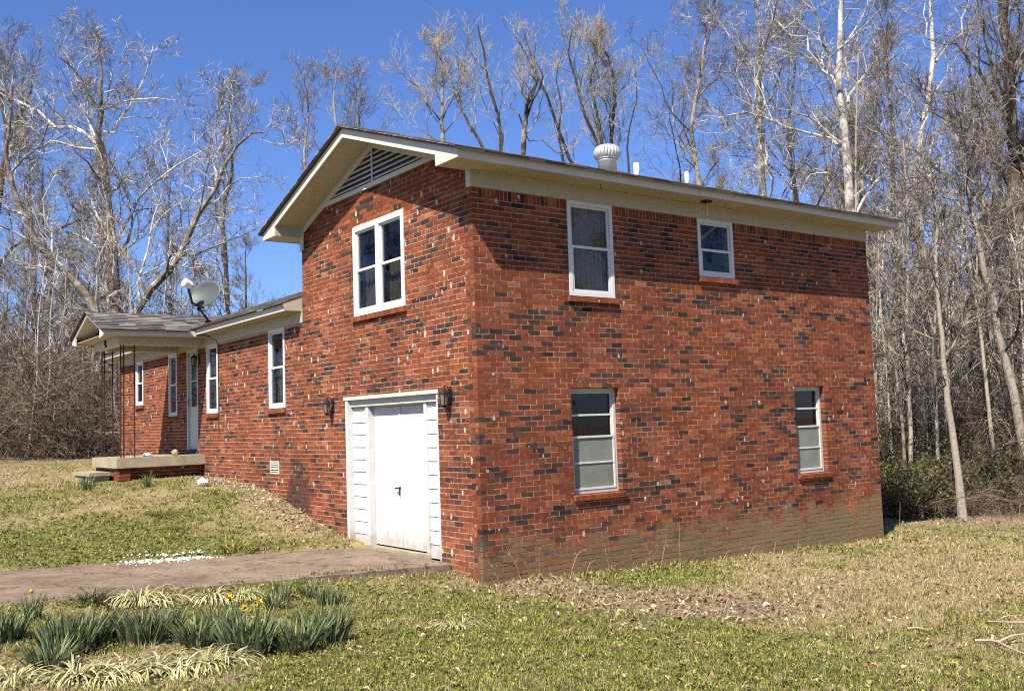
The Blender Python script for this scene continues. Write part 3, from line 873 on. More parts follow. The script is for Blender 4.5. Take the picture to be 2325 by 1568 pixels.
SOF = 5.09
def rake_board(x0, x1, name, mat, top_off, bot_off, parent, porkchop=True):
    for s in (0, 1):
        f = (lambda y: y) if s == 0 else (lambda y: W - y)
        poly = [(-.446, roof_top(-.446) - top_off), (RY, roof_top(RY) - top_off), (RY, roof_top(RY) - bot_off)]
        if porkchop: poly += [(.05, roof_top(.05) - bot_off), (.05, SOF - .004), (-.446, SOF - .004)]
        else: poly += [(.045, roof_top(.045) - bot_off)] ; 
        if not porkchop: poly[0] = (.045, roof_top(.045) - top_off)
        if s: poly = [(f(p), q) for p, q in poly][::-1]
        mb = MB(); mb.prism(poly, 'x', x0, x1); mb.build(name, M[mat], parent)
rake_board(-.490, -.466, 'rake_board', 'white', .042, .17, roof_main)
rake_board(XF - .09, XF - .066, 'rake_board', 'white', .042, .17, roof_main)
# sloping soffit under the rake and the boxed eaves
for (xa, xb) in ((-.465, -.001), (L + .001, XF - .091)):
    for s in (0, 1):
        f = (lambda y: y) if s == 0 else (lambda y: W - y)
        poly = [(.05, roof_top(.05) - .150), (RY, roof_top(RY) - .150), (RY, roof_top(RY) - .138), (.05, roof_top(.05) - .138)]
        mb = MB(); mb.prism([(f(p), q) for p, q in poly], 'x', xa, xb); mb.build('soffit', M['cream'], roof_main)
        poly = [(-.42, SOF), (.0, SOF), (.048, SOF), (.048, roof_top(.048) - .05), (-.42, roof_top(-.42) - .05)]
        mb = MB(); mb.prism([(f(p), q) for p, q in poly], 'x', xa, xb); mb.build('eave_return', M['cream'], roof_main)
for s in (0, 1):
    f = (lambda y: y) if s == 0 else (lambda y: W - y)
    for i, (a, e) in enumerate(((.0, 2.44), (2.443, 4.88), (4.884, 7.31), (7.314, L))):       # board lengths with open joints
        d_ = (0, .002, -.0015, .001)[i]
        mb = MB(); mb.prism([(f(-.42), SOF + d_), (f(-.024), SOF + d_), (f(-.024), SOF + .012), (f(-.42), SOF + .012)], 'x', a, e); mb.build('soffit', M['cream'], roof_main)
    for i, (a, e) in enumerate(((-.464, 3.64), (3.644, 6.5), (6.503, XF - .092))):
        d_ = (0, .003, -.002)[i]
        mb = MB(); mb.prism([(f(-.445 - d_), SOF - .006 + d_), (f(-.421), SOF - .006 + d_), (f(-.421), SOF + .11), (f(-.445 - d_ * .3), SOF + .11)], 'x', a, e); mb.build('eave_fascia', M['white'], roof_main)
    for i, (a, e) in enumerate(((-.024, 3.05), (3.053, 6.1), (6.104, L))):
        d_ = (0, .002, .001)[i]
        mb = MB(); mb.prism([(f(-.023 - d_), BT - .005 - d_), (f(-.001), BT - .005), (f(-.001), SOF - .001), (f(-.023), SOF - .001)], 'x', a, e); mb.build('frieze_board', M['cream'], roof_main)
    # bead between frieze and soffit
    mb = MB(); mb.prism([(f(-.045), SOF - .024), (f(-.024), SOF - .024), (f(-.024), SOF - .002), (f(-.045), SOF - .002)], 'x', .0, L); mb.build('bed_mould', M['cream'], roof_main)
# rake frieze on the gable wall
for s in (0, 1):
    f = (lambda y: y) if s == 0 else (lambda y: W - y)
    poly = [(-.001, roof_top(0) - .155), (RY, roof_top(RY) - .155), (RY, roof_top(RY) - .255), (.09, roof_top(.09) - .255), (.09, BT - .004), (-.001, BT - .004)]
    mb = MB(); mb.prism([(f(p), q) for p, q in poly], 'x', -.0245, -.0005); mb.build('frieze_board', M['white'], roof_main)
# triangular louvre in the gable
lv = empty('gable_vent', (0, RY, VENT_Z), parent=house)
hw = lambda z: max(.02, RY - ((z + .245 - 5.21) / ME - EV))        # half width under the frieze at height z
mb = MB(); mb.box(FY, RY - hw(VENT_Z) - .1, RY + hw(VENT_Z) + .1, .0005, .028, VENT_Z - .015, VENT_Z + .055); mb.build('vent_sill', M['white'], lv)
mb = MB(); mb.prism([(RY - hw(VENT_Z) - .1, VENT_Z + .03), (RY + hw(VENT_Z) + .1, VENT_Z + .03), (RY, roof_top(RY) - .2)], 'x', -.001, .004); mb.build('vent_backing', M['dark'], lv)
z = VENT_Z + .085
while z < roof_top(RY) - .30:
    h0 = hw(z) - .03
    mb = MB(); mb.prism([(-.004, z + .032), (-.022, z + .002), (-.022, z - .008), (-.004, z + .022)], 'y', RY - h0 - .06, RY + h0 + .06); mb.build('slat', M['white'], lv)
    z += .074
mb = MB(); mb.box(FY, RY - .018, RY + .018, .018, .03, VENT_Z + .055, roof_top(RY) - .25); mb.build('mullion', M['white'], lv)

# wing roof
EW, ZE = .37, 4.03
wtop = lambda x: ZE + ME * (min(x, WD - x) + EW)
mb = MB(); WY0, WY1 = W + .004, WE + .42
for s in (0, 1):
    f = (lambda x: x) if s == 0 else (lambda x: WD - x)
    zt = lambda x: ZE + ME * (x + EW) - .018
    mb.prism([(f(-EW), zt(-EW) - .02), (f(WD / 2), zt(WD / 2) - .02), (f(WD / 2), zt(WD / 2)), (f(-EW), zt(-EW))], 'y', WY0, WY1)
roof_wing = mb.build('roof', M['deck'], house)
sw = (WD / 2 + EW) / cs
shingles('shingles', roof_wing, (-EW, WY0, ZE - .018), (0, 1, 0), (cs, 0, cs * ME), WY1 - WY0 + .03, sw, seed=8)
mb = MB(); mb.box(FY, WY0 + .03, WY1 - .05, .285, .309, 3.885, 3.995); mb.build('eave_fascia', M['white'], roof_wing)
mb = MB(); mb.box(FY, WY0 + .03, WY1 - .05, .024, .285, 3.89, 3.902); mb.build('soffit', M['cream'], roof_wing)
mb = MB(); mb.box(FY, W + .001, WE, .001, .023, WT - .003, 3.889); mb.build('frieze_board', M['cream'], roof_wing)
mb = MB(); mb.prism([(-.30, 3.887), (-.001, 3.887), (-.001, 4.12), (-.345, 4.00)], 'y', WY0 + .004, WY0 + .028); mb.build('eave_end', M['cream'], roof_wing)
mb = MB(); mb.prism([(-.30, 3.887), (WD / 2, 3.887 + ME * WD / 2), (WD / 2, wtop(WD / 2) - .05), (-.33, 4.0)], 'y', WY1 - .05, WY1 - .026); mb.build('rake_board', M['white'], roof_wing)

# ---- turbine vent, vent pipes and a thin mast on the main roof
tv = empty('turbine_vent', (4.72, 2.62, 6.1), parent=roof_main)
c0 = np.array([4.72, 2.62, 0])
mb = MB(); mb.lathe(c0, [(.17, 6.14), (.165, 6.44), (.172, 6.445), (.172, 6.475), (.165, 6.48)], 24); mb.build('vent_neck', M['galv'], tv, True)
mb = MB(); mb.lathe(c0, [(.185, 6.481), (.19, 6.495), (.165, 6.50)], 24); mb.lathe(c0, [(.02, 6.755), (.09, 6.75), (.10, 6.735), (.02, 6.73)], 20); mb.build('vent_ring', M['galv'], tv, True)
fin = None
prof = [(.178, 6.50), (.215, 6.55), (.225, 6.61), (.20, 6.68), (.15, 6.725), (.09, 6.745)]
V = []; F = []
for k, (r_, z_) in enumerate(prof):
    for j, (da, dr) in enumerate(((0, 0), (.10, .022), (.24, .0))):
        a = da + .10 * k * .4
        V.append(((r_ + dr) * math.cos(a), (r_ + dr) * math.sin(a), z_))
for k in range(len(prof) - 1):
    for j in range(2): F.append([k * 3 + j, k * 3 + j + 1, (k + 1) * 3 + j + 1, (k + 1) * 3 + j])
fin_me = np_mesh('vane', np.array(V), np.array(F), M['galv'], None, True)
for k in range(22):
    o = link('vane', fin_me, tv, (0, 0, -6.1)); o.rotation_euler = (0, 0, k * 2 * math.pi / 22)
for (x, y, r_, zt_) in ((5.42, 2.62, .052, 6.52), (6.72, 2.62, .038, 6.52)):
    mb = MB(); zb = roof_top(y) - .03
    mb.lathe((x, y, 0), [(r_, zb), (r_, zt_), (r_ * .82, zt_), (r_ * .82, zt_ - .03)], 16); o = mb.build('vent_pipe', M['pvc'], roof_main, True)
    mb = MB(); mb.lathe((x, y, 0), [(r_ * 2.3, zb), (r_ * 2.1, zb + .05), (r_ * 1.15, zb + .11), (r_ * 1.02, zb + .115)], 16); mb.build('pipe_boot', M['lead'], roof_main, True)
# hook and a junction box with a hanging pull cord under the eave
mb = MB(); mb.tube([(1.93, -.25, SOF), (1.93, -.25, SOF - .05), (1.945, -.25, SOF - .065), (1.96, -.25, SOF - .05)], .005, 6); mb.build('soffit_hook', M['rust_iron'], roof_main)
mb = MB(); mb.box(FB, 3.94, 4.06, -.31, -.19, SOF - .03, SOF - .001); mb.build('junction_box', M['rust_iron'], roof_main)
mb = MB(); mb.tube([(4.02, -.25, SOF - .03), (4.03, -.24, 4.95), (4.05, -.2, 4.83)], .004, 5); mb.lathe((4.05, -.2, 4.79), [(.0, 0), (.012, .005), (.012, .04), (0, .045)], 10); mb.build('pull_cord', M['pvc'], roof_main)

# ---- porch
PX0, PX1, PY0, PY1, PZ = -1.706, 0.0, 9.70, 11.555, 1.523
mb = MB(); mb.box(FB, PX0, -.004, PY0, PY1, 1.33, PZ); slab = mb.build('porch_slab', M['concrete'], house)
bm_ = MB(); k = 0
for z in np.arange(.70, 1.32, COURSE):
    for (fr_, a, c, nn_) in ((Frame((0, PY0 + .22, 0), (1, 0, 0), (0, -1, 0)), PX0 + .06, -.02, 0), (Frame((PX0 + .06, 0, 0), (0, 1, 0), (-1, 0, 0)), PY0 + .32, PY1 - .05, 0)):
        u = a - (BL / 2 if k % 2 else 0)
        while u < c:
            e = min(u + BL - J, c); s_ = max(u, a)
            if e - s_ > .03: bm_.box(fr_, s_, e, -.095, brng.normal(0, .001), z, z + COURSE - J, BRICK_COLS[int(brng.integers(0, 28))])
            u += BL
    k += 1
bm_.build('porch_brickwork', M['brick'], house, kind='stuff')
mb = MB(); mb.box(FB, PX0 + .067, -.01, PY0 + .227, PY1 - .06, .6, 1.329); mb.build('porch_base', M['mortar'], house)
mb = MB()
for i, z in enumerate(np.arange(.75, 1.32, COURSE)): mb.box(FB, PX0 + .05, PX0 + .26, PY0 + .04, PY0 + .215, z, z + COURSE - J, BRICK_COLS[int(brng.integers(0, 26))])
mb.build('brick_pier', M['brick'], house, kind='stuff')
st = empty('porch_step', (-1.9, 10.8, 1.0), parent=house)
mb = MB(); mb.box(FB, -2.10, -1.71, 10.12, 11.5, 1.19, 1.255); mb.build('tread', M['concrete'], st)
mb = MB(); mb.box(FB, -2.04, -1.71, 10.2, 10.75, .9, 1.189); mb.box(FB, -2.06, -1.71, 10.85, 11.44, .9, 1.189); mb.build('step_block', M['concrete'], st)
# beams, ceiling, iron posts
PB = 3.70
mb = MB(); mb.box(FB, -1.66, -1.52, 9.74, 11.46, PB, 3.86); mb.build('porch_beam', M['white'], house)
for (a, c) in ((9.74, 9.88), (11.32, 11.46)):
    mb = MB(); mb.box(FB, -1.519, -.025, a, c, PB, 3.86); mb.build('porch_beam', M['white'], house)
mb = MB(); mb.box(FB, -2.0, -.03, 9.32, 11.76, 3.861, 3.872); mb.build('porch_ceiling', M['cream'], house)
mb = MB(); mb.box(FB, -2.02, -1.661, 9.50, 11.58, 3.80, 3.8605); mb.build('porch_ceiling', M['cream'], house) if False else None
def iron_post(y, xs):
    root = empty('porch_post', (xs[0], y, PZ), parent=house)
    for x in xs:
        mb = MB(); mb.box(FB, x - .011, x + .011, y - .011, y + .011, PZ, PB); mb.build('rod', M['rust_iron'], root)
    for z in (PZ + .06, PZ + .62, PZ + 1.2, PZ + 1.75, PB - .06):
        mb = MB(); mb.box(FB, xs[0] + .011, xs[-1] - .011, y - .007, y + .007, z, z + .014); mb.build('cross_bar', M['rust_iron'], root)
    for z in (PZ + .34, PZ + 1.48):
        pts = [(xs[1] + .02 + (xs[-1] - xs[1] - .04) * (.5 + .42 * (1 - t * .6) * math.cos(6.28 * 1.25 * t)), y, z + .24 * (t - .5) + .03 * math.sin(6.28 * 1.25 * t)) for t in np.linspace(0, 1, 26)]
        mb = MB(); mb.tube(pts, .006, 5); mb.build('scroll', M['rust_iron'], root)
iron_post(9.81, (-1.60, -1.545, -1.345))
iron_post(11.39, (-1.555, -1.51, -1.345))
# porch roof
RPY, PZE, PZR, PXF = 10.54, 3.965, 4.432, -2.1
MP = (PZR - PZE) / (RPY - 9.25)
ptop = lambda y: PZE + MP * (min(y, 2 * RPY - y) - 9.25)
valley = lambda z: (z - ZE) / ME - EW
mb = MB()
for s in (0, 1):
    f = (lambda y: y) if s == 0 else (lambda y: 2 * RPY - y)
    za, zb_ = PZE - .02, PZR - .02
    V = []
    for dz in (-.02, 0):
        V += [(PXF + .012, f(9.25), za + dz), (valley(za) + .1, f(9.25), za + dz), (valley(zb_) + .1, f(RPY), zb_ + dz), (PXF + .012, f(RPY), zb_ + dz)]
    mb.add(V, BOXF)
roof_porch = mb.build('porch_roof', M['deck'], house)
csp = 1 / math.hypot(1, MP); slp = (RPY - 9.25) / csp
for s, sg in ((0, 1), (1, -1)):
    shingles('shingles', roof_porch, (PXF, 9.25 if s == 0 else 2 * RPY - 9.25, PZE - .02), (1, 0, 0), (0, sg * csp, csp * MP), 3.2, slp,
             clip=lambda a, e, v: (a, min(e, valley(PZE + v * csp * MP) + .12 - PXF)) if a < valley(PZE + v * csp * MP) + .12 - PXF else None, seed=20 + s, expo=.13, tabw=.26)
def prake(x0, x1, top_off, bot_off, name, mat, yin=.30):
    for s in (0, 1):
        f = (lambda y: y) if s == 0 else (lambda y: 2 * RPY - y)
        poly = [(9.29, ptop(9.29) - top_off), (RPY, PZR - top_off), (RPY, PZR - bot_off), (9.29 + yin, ptop(9.29 + yin) - bot_off), (9.29 + yin, 3.80), (9.29, 3.845)]
        mb = MB(); mb.prism([(f(p), q) for p, q in poly], 'x', x0, x1); mb.build(name, M[mat], roof_porch)
prake(-2.045, -2.02, .04, .115, 'rake_board', 'white')
for s in (0, 1):
    f = (lambda y: y) if s == 0 else (lambda y: 2 * RPY - y)
    mb = MB(); mb.prism([(f(9.29), 3.845), (f(9.31), 3.845), (f(9.31), 3.955), (f(9.29), 3.955)], 'x', -2.019, -.30); mb.build('eave_fascia', M['white'], roof_porch)
mb = MB(); mb.prism([(9.6, 3.873), (2 * RPY - 9.6, 3.873), (RPY, PZR - .12)], 'x', -1.66, -1.63); mb.build('gable_panel', M['cream'], roof_porch)
for s in (0, 1):
    f = (lambda y: y) if s == 0 else (lambda y: 2 * RPY - y)
    mb = MB(); mb.prism([(f(9.32), 3.872), (f(9.6), ptop(9.6) - .07), (f(RPY), PZR - .07), (f(RPY), PZR - .06), (f(9.32), 3.90)], 'x', -2.019, -1.661); mb.build('soffit', M['cream'], roof_porch)
# cable stapled down the wall beside the window
mb = MB(); mb.tube([(-.31, 8.98, 3.9), (-.03, 8.93, 3.74), (-.006, 8.90, 3.6), (-.006, 8.90, 1.9)], .007, 5); mb.build('cable', M['iron'], house)

# ------------------------------------------------------------------ things fixed to or standing on the house
def lantern(y, z, label, s=1.0):
    r = empty('wall_lantern', (0, y, z)); tag(r, label, 'lantern', 'coach lanterns on the front wall')
    n = .11 * s
    mb = MB(); mb.prism([(y - .03, z - .15), (y + .03, z - .15), (y + .035, z + .02), (y, z + .07), (y - .035, z + .02)], 'x', -.018, -.001); mb.build('back_plate', M['iron'], r)
    mb = MB(); mb.tube([(-.018, y, z - .02), (-.06, y, z + .07), (-n, y, z + .06), (-n, y, z + .02)], .008, 6); mb.tube([(-.018, y, z - .14), (-.05, y, z - .21), (-.09, y, z - .2), (-.1, y, z - .17)], .007, 6); mb.build('bracket', M['iron'], r)
    c = (-n, y, 0)
    mb = MB(); mb.lathe(c, [(.0, z + .06), (.02, z + .045), (.075, z - .01), (.08, z - .02), (.05, z - .022)], 6); mb.build('cap', M['iron'], r)
    mb = MB(); mb.lathe(c, [(.058, z - .022), (.04, z - .17), (.03, z - .175)], 6); mb.build('lamp_glass', M['lamp_glass'], r)
    mb = MB()
    for k in range(6):
        a = k * math.pi / 3; mb.tube([(c[0] + .061 * math.cos(a), y + .061 * math.sin(a), z - .02), (c[0] + .043 * math.cos(a), y + .043 * math.sin(a), z - .175)], .005, 4)
    mb.lathe(c, [(.0, z - .215), (.02, z - .2), (.048, z - .175), (.048, z - .168), (0, z - .165)], 6); mb.build('cage', M['iron'], r)
    return r
lantern(3.93, 2.36, 'black coach lantern on the brick left of the garage opening')
lantern(.60, 2.37, 'black coach lantern between the garage opening and the brick corner')
lantern(10.0, 3.50, 'black coach lantern beside the front door under the porch roof')

dn = np.array([-.78, -.52, .34]); dn /= np.linalg.norm(dn)
dc = at(466, 667, float((np.array([-.22, 8.98, 4.66]) - CAM_POS) @ FW))
dr_ = np.cross([0, 0, 1], dn); dr_ /= np.linalg.norm(dr_); du_ = np.cross(dn, dr_)
foot = np.array([-.08, 9.14, 4.12])
dish = empty('satellite_dish', foot); tag(dish, 'grey oval satellite dish on a bent mast above the low roof', 'satellite dish')
V = []; F = []; seg, rings = 36, 6
tilt = math.radians(8)
for j in range(rings + 1):
    for i in range(seg):
        a = 2 * math.pi * i / seg; q = j / rings
        w_ = .365 * q * math.cos(a); h_ = .285 * q * math.sin(a); w2 = w_ * math.cos(tilt) - h_ * math.sin(tilt); h2 = w_ * math.sin(tilt) + h_ * math.cos(tilt)
        V.append(dc + dr_ * w2 + du_ * h2 + dn * (.07 * q * q - .05))
V = np.array(V); V = np.concatenate([V, V - dn * .012])
o_ = (rings + 1) * seg
for j in range(rings):
    for i in range(seg):
        k = (i + 1) % seg; F.append([j * seg + i, j * seg + k, (j + 1) * seg + k, (j + 1) * seg + i]); F.append([o_ + j * seg + i, o_ + (j + 1) * seg + i, o_ + (j + 1) * seg + k, o_ + j * seg + k])
for i in range(seg):
    k = (i + 1) % seg; F.append([rings * seg + i, rings * seg + k, o_ + rings * seg + k, o_ + rings * seg + i])
link('reflector', np_mesh('reflector', V, np.array(F), M['dish'], None, True), dish)
lnb = at(427, 645, float((dc - CAM_POS) @ FW) - .30); low = dc - du_ * .28 + dn * .0
elbow = at(437, 688, float((dc - CAM_POS) @ FW) - .10)
mb = MB(); mb.tube([low - dn * .05, elbow, lnb + np.array([.0, 0, -.06])], [.022, .022, .026], 6); mb.tube([elbow, elbow - du_ * .02], .03, 6); mb.build('feed_arm', M['iron'], dish)
mb = MB(); ax = (dc - lnb); ax /= np.linalg.norm(ax); mb.tube([lnb - ax * .09, lnb + ax * .06], [.085, .085], 8); mb.tube([lnb + ax * .09, lnb + ax * .13], [.04, .05], 10); mb.build('receiver', M['pvc'], dish)
mb = MB(); mb.tube([lnb + ax * .06, lnb + ax * .09], .03, 8); mb.build('receiver_neck', M['iron'], dish)
knee = at(452, 700, float((dc - CAM_POS) @ FW) + .05)
mb = MB(); mb.tube([foot, foot + (knee - foot) * .5, knee, dc - dn * .09 - du_ * .1], .022, 8); mb.tube([knee - du_ * .04, knee + du_ * .06], .04, 8); mb.build('mast', M['iron'], dish)
mb = MB(); mb.prism([(foot[0] - .09, foot[1] - .05), (foot[0] + .09, foot[1] - .05), (foot[0] + .09, foot[1] + .05), (foot[0] - .09, foot[1] + .05)], 'z', foot[2] - .005, foot[2] + .03); mb.build('foot_plate', M['iron'], dish)

# small dark bird shaped ornament on the porch beam
eg = empty('beam_ornament', (-1.67, 10.6, 3.76)); tag(eg, 'small dark bird shaped ornament fixed to the white porch beam', 'ornament')
e0 = at(245, 779, float((np.array([-1.67, 10.7, 3.77]) - CAM_POS) @ FW)); ye, ze_ = e0[1], e0[2]
mb = MB(); mb.prism([(ye + .09, ze_ + .08), (ye + .03, ze_ + .03), (ye + .05, ze_ - .01), (ye - .02, ze_ - .08), (ye - .07, ze_ - .09), (ye - .04, ze_ - .01), (ye - .0, ze_ + .045), (ye + .05, ze_ + .10)], 'x', -1.685, -1.661); mb.build('bird', M['iron'], eg)
mb = MB(); mb.lathe((-1.68, ye + .08, ze_ - .10), [(0, 0), (.03, .005), (.03, .03), (0, .035)], 10); mb.build('lamp_button', M['pvc'], eg)
# odds and ends on the porch slab
def rock(name, c, r, seed, label, cat, mat='stone', flat=.6):
    q = np.random.default_rng(seed); V = []; F = []; s1, s2 = 9, 6
    for j in range(s2 + 1):
        for i in range(s1):
            a, b_ = 2 * math.pi * i / s1, math.pi * j / s2
            k = r * (1 + q.normal(0, .10))
            V.append((c[0] + k * math.sin(b_) * math.cos(a), c[1] + k * math.sin(b_) * math.sin(a), c[2] + flat * r * .75 - k * flat * math.cos(b_)))
    for j in range(s2):
        for i in range(s1): F.append([j * s1 + i, j * s1 + (i + 1) % s1, (j + 1) * s1 + (i + 1) % s1, (j + 1) * s1 + i])
    o = link(name, np_mesh(name, np.array(V), np.array(F), M[mat]))
    if label: tag(o, label, cat)
    return o
p = at(334, 1033, float((np.array([-1.05, 9.95, 1.55]) - CAM_POS) @ FW)); rock('stone', (p[0], p[1], PZ), .085, 3, 'pale smooth stone lying on the porch slab', 'stone', 'stone', .5)
p = at(398, 1028, float((np.array([-.5, 9.95, 1.55]) - CAM_POS) @ FW)); rock('broken_brick', (p[0], p[1], PZ), .075, 5, 'broken reddish brick lump on the porch slab before the door', 'brick', 'weed', .9)
p = ground_at(459, 1103); rock('stone', p, .10, 8, 'white stone block in the grass below the porch', 'stone', 'stone', .75)

# ------------------------------------------------------------------ trees
def unit_(v): return v / (np.linalg.norm(v, axis=-1, keepdims=True) + 1e-9)
def sprout(rng, P, R, n, k, ratio, ang, up, wig, tmin=.25, tmax=1.0, rfac=.6, rmin=.004, trop=.0, taper=.25, lenpow=.6, lmin=0.0):
    """n children on each parent branch; P (N, kp, 3), R (N, kp)"""
    N, kp, _ = P.shape
    Mn = N * n
    pi = np.repeat(np.arange(N), n)
    t = tmin + (tmax - tmin) * ((np.tile(np.arange(n), N) + rng.random(Mn)) / n)
    s = t * (kp - 1); i = np.minimum(s.astype(int), kp - 2); f = (s - i)[:, None]
    A, B = P[pi, i], P[pi, i + 1]
    start = A + (B - A) * f; T = unit_(B - A)
    rr = R[pi, i] * (1 - f[:, 0]) + R[pi, i + 1] * f[:, 0]
    seglen = np.linalg.norm(P[:, 1:] - P[:, :-1], axis=2).sum(1)[pi]
    ln = np.maximum(seglen * ratio * (1.15 - lenpow * t) * rng.uniform(.65, 1.35, Mn), lmin)
    q = unit_(rng.normal(size=(Mn, 3))); perp = unit_(np.cross(T, q))
    a = np.radians(rng.normal(ang, ang * .22, Mn))[:, None]
    d = unit_(np.cos(a) * T + np.sin(a) * perp + np.array([0, 0, up]))
    out = np.empty((Mn, k, 3)); out[:, 0] = start; p = start
    for j in range(1, k):
        d = unit_(d + rng.normal(size=(Mn, 3)) * wig + np.array([0, 0, trop]))
        p = p + d * (ln / (k - 1))[:, None]; out[:, j] = p
    r0 = np.maximum(np.minimum(rr * rfac, rr * .92) * rng.uniform(.75, 1.1, Mn), rmin)
    tt = np.linspace(0, 1, k)[None, :]
    RR = np.maximum(r0[:, None] * (1 - tt * (1 - taper)), rmin * .55)
    return out, RR

def wood_mesh(name, levels, mat, rng, pale):
    """levels: list of (P, R, sides); pale: how white each level is"""
    Vs, Fs, Cs = [], [], []; n = 0
    for (P, R, s), pl in zip(levels, pale):
        V, F = tubes(P, R, s); Vs.append(V); Fs.append(F + n); n += len(V)
        c = np.repeat(np.clip(pl + rng.normal(0, .13, len(P)), 0, 1), P.shape[1] * s)
        Cs.append(np.stack([c, c, c], 1))
    return np_mesh(name, np.concatenate(Vs), np.concatenate(Fs), mat, np.concatenate(Cs), False)

TREE_KINDS = {
 # first limbs: count, length ratio, angle, upward pull; then boughs, branches, twigs
 'sycamore': dict(l=[(13, .36, 50, .18), (7, .46, 46, .12), (7, .48, 46, .08), (5, .55, 44, .06)], wig=.24, trop=.05, tmin=.28, mat='syc', pale=[.30, .56, .55, .42, .40], rf=.42),
 'grey':     dict(l=[(14, .30, 44, .26), (7, .48, 42, .20), (7, .50, 42, .16), (5, .55, 40, .12)], wig=.20, trop=.07, tmin=.26, mat='bark', pale=[.33, .42, .46, .5, .5], rf=.42),
 'upright':  dict(l=[(14, .25, 38, .32), (7, .48, 40, .26), (7, .5, 40, .20), (5, .55, 40, .16)], wig=.20, trop=.10, tmin=.24, mat='bark', pale=[.45, .46, .5, .54, .54], rf=.40),
 'willow':   dict(l=[(12, .15, 44, .30), (6, .58, 40, .26), (6, .58, 40, .20), (5, .62, 38, .16)], wig=.19, trop=.12, tmin=.30, mat='willow', pale=[.3, .42, .62, .75, .85], rf=.36),
}
def make_tree(kind, pts, r0, r1, seed, limbs=(), density=1.0, nseg=14, pale0=None, rtw=1.0, scale=1.0):
    """trunk through pts (local metres), extra traced limbs [(points, radius)]; returns trunk and crown meshes"""
    rng = np.random.default_rng(seed); K = TREE_KINDS[kind]
    tp = spline(pts, nseg); r0 = r0 * (.78 if kind == 'willow' else .92)
    tr = r0 + (r1 - r0) * np.linspace(0, 1, nseg) ** .85
    tr[0] *= 1.35; tr[1] *= 1.08
    tp[1:-1] += rng.normal(0, r0 * .12, (nseg - 2, 3))
    P, R = tp[None], tr[None]
    lv = []
    n, ra, an, up = K['l'][0]
    L1, R1 = sprout(rng, P, R, max(3, int(n * density)), 8, ra, an, up, K['wig'], K['tmin'], 1.0, K['rf'], .011, K['trop'], lenpow=.85)
    ex = [(spline(q, 8) + np.r_[np.zeros((1, 3)), rng.normal(0, .10, (7, 3))], np.linspace(rr * .68, rr * .16, 8)) for (q, rr) in limbs]
    if ex:
        L1 = np.concatenate([L1, np.stack([e[0] for e in ex])]); R1 = np.concatenate([R1, np.stack([e[1] for e in ex])])
    n, ra, an, up = K['l'][1]
    L2, R2 = sprout(rng, L1, R1, max(3, int(n * density)), 6, ra, an, up, K['wig'] * 1.1, .18, 1.0, .55, .0095, K['trop'], lmin=.5 * scale)
    n, ra, an, up = K['l'][2]
    L3, R3 = sprout(rng, L2, R2, max(3, int(n * density)), 4, ra, an, up, K['wig'] * 1.2, .15, 1.0, .6, .0075 * rtw, K['trop'], lmin=.35 * scale)
    n, ra, an, up = K['l'][3]
    L4, R4 = sprout(rng, L3, R3, max(3, int(n * density)), 2, ra, an, up, K['wig'] * 1.3, .1, 1.0, .75, .0062 * rtw, K['trop'], lmin=.28 * scale)
    pl = list(K['pale'])
    if pale0 is not None: pl[0] = pale0
    mt = M[K['mat']]
    trunk = wood_mesh('trunk', [(P, R, 9)], mt, rng, pl[:1])
    crown = wood_mesh('crown', [(L1, R1, 6), (L2, R2, 4), (L3, R3, 3), (L4, R4, 3)], mt, rng, pl[1:])
    return trunk, crown
def put_tree(name, meshes, loc, label, group=None, rz=0, sc=1.0):
    r = empty(name, loc, rz, sc); tag(r, label, 'tree', group)
    for nm, me in zip(('trunk', 'crown'), meshes):
        o = bpy.data.objects.new(nm, me); COL.objects.link(o); o.parent = r
    return r

def hero(name, kind, depth, px, r0, r1, seed, label, limbs=(), base=None, group=None, **kw):
    """a tree whose trunk was followed in the photograph; base (u) gives where it meets the ground"""
    if kind == 'willow':        # leave room for the twigs above the traced stems
        px = [(u, v + max(0, 330 - v) * .15, *d) for (u, v, *d) in px]; limbs = [([(u, v + max(0, 330 - v) * .15, *d) for (u, v, *d) in q], r) for (q, r) in limbs]
    pts = [at(u, v, depth + (d[0] if d else 0)) for (u, v, *d) in px]
    b0 = pts[0]
    gz = float(ground_h(b0[0:1], b0[1:2])[0])
    if b0[2] > gz + .3:
        lean = (pts[1] - pts[0]); lean = lean / max(lean[2], .5)
        n_ = 2; zs = np.linspace(gz - .2, b0[2], n_ + 1)[:-1]
        pts = [np.array([b0[0] - lean[0] * .35 * (b0[2] - z), b0[1] - lean[1] * .35 * (b0[2] - z), z]) for z in zs] + pts
    base = np.array([pts[0][0], pts[0][1], min(pts[0][2], gz - .1)])
    pts[0] = base.copy()
    loc = [p - base for p in pts]
    lm = [([at(u, v, depth + (d[0] if d else 0)) - base for (u, v, *d) in q], rr) for (q, rr) in limbs]
    return put_tree(name, make_tree(kind, loc, r0, r1, seed, lm, **kw), base, label, group)

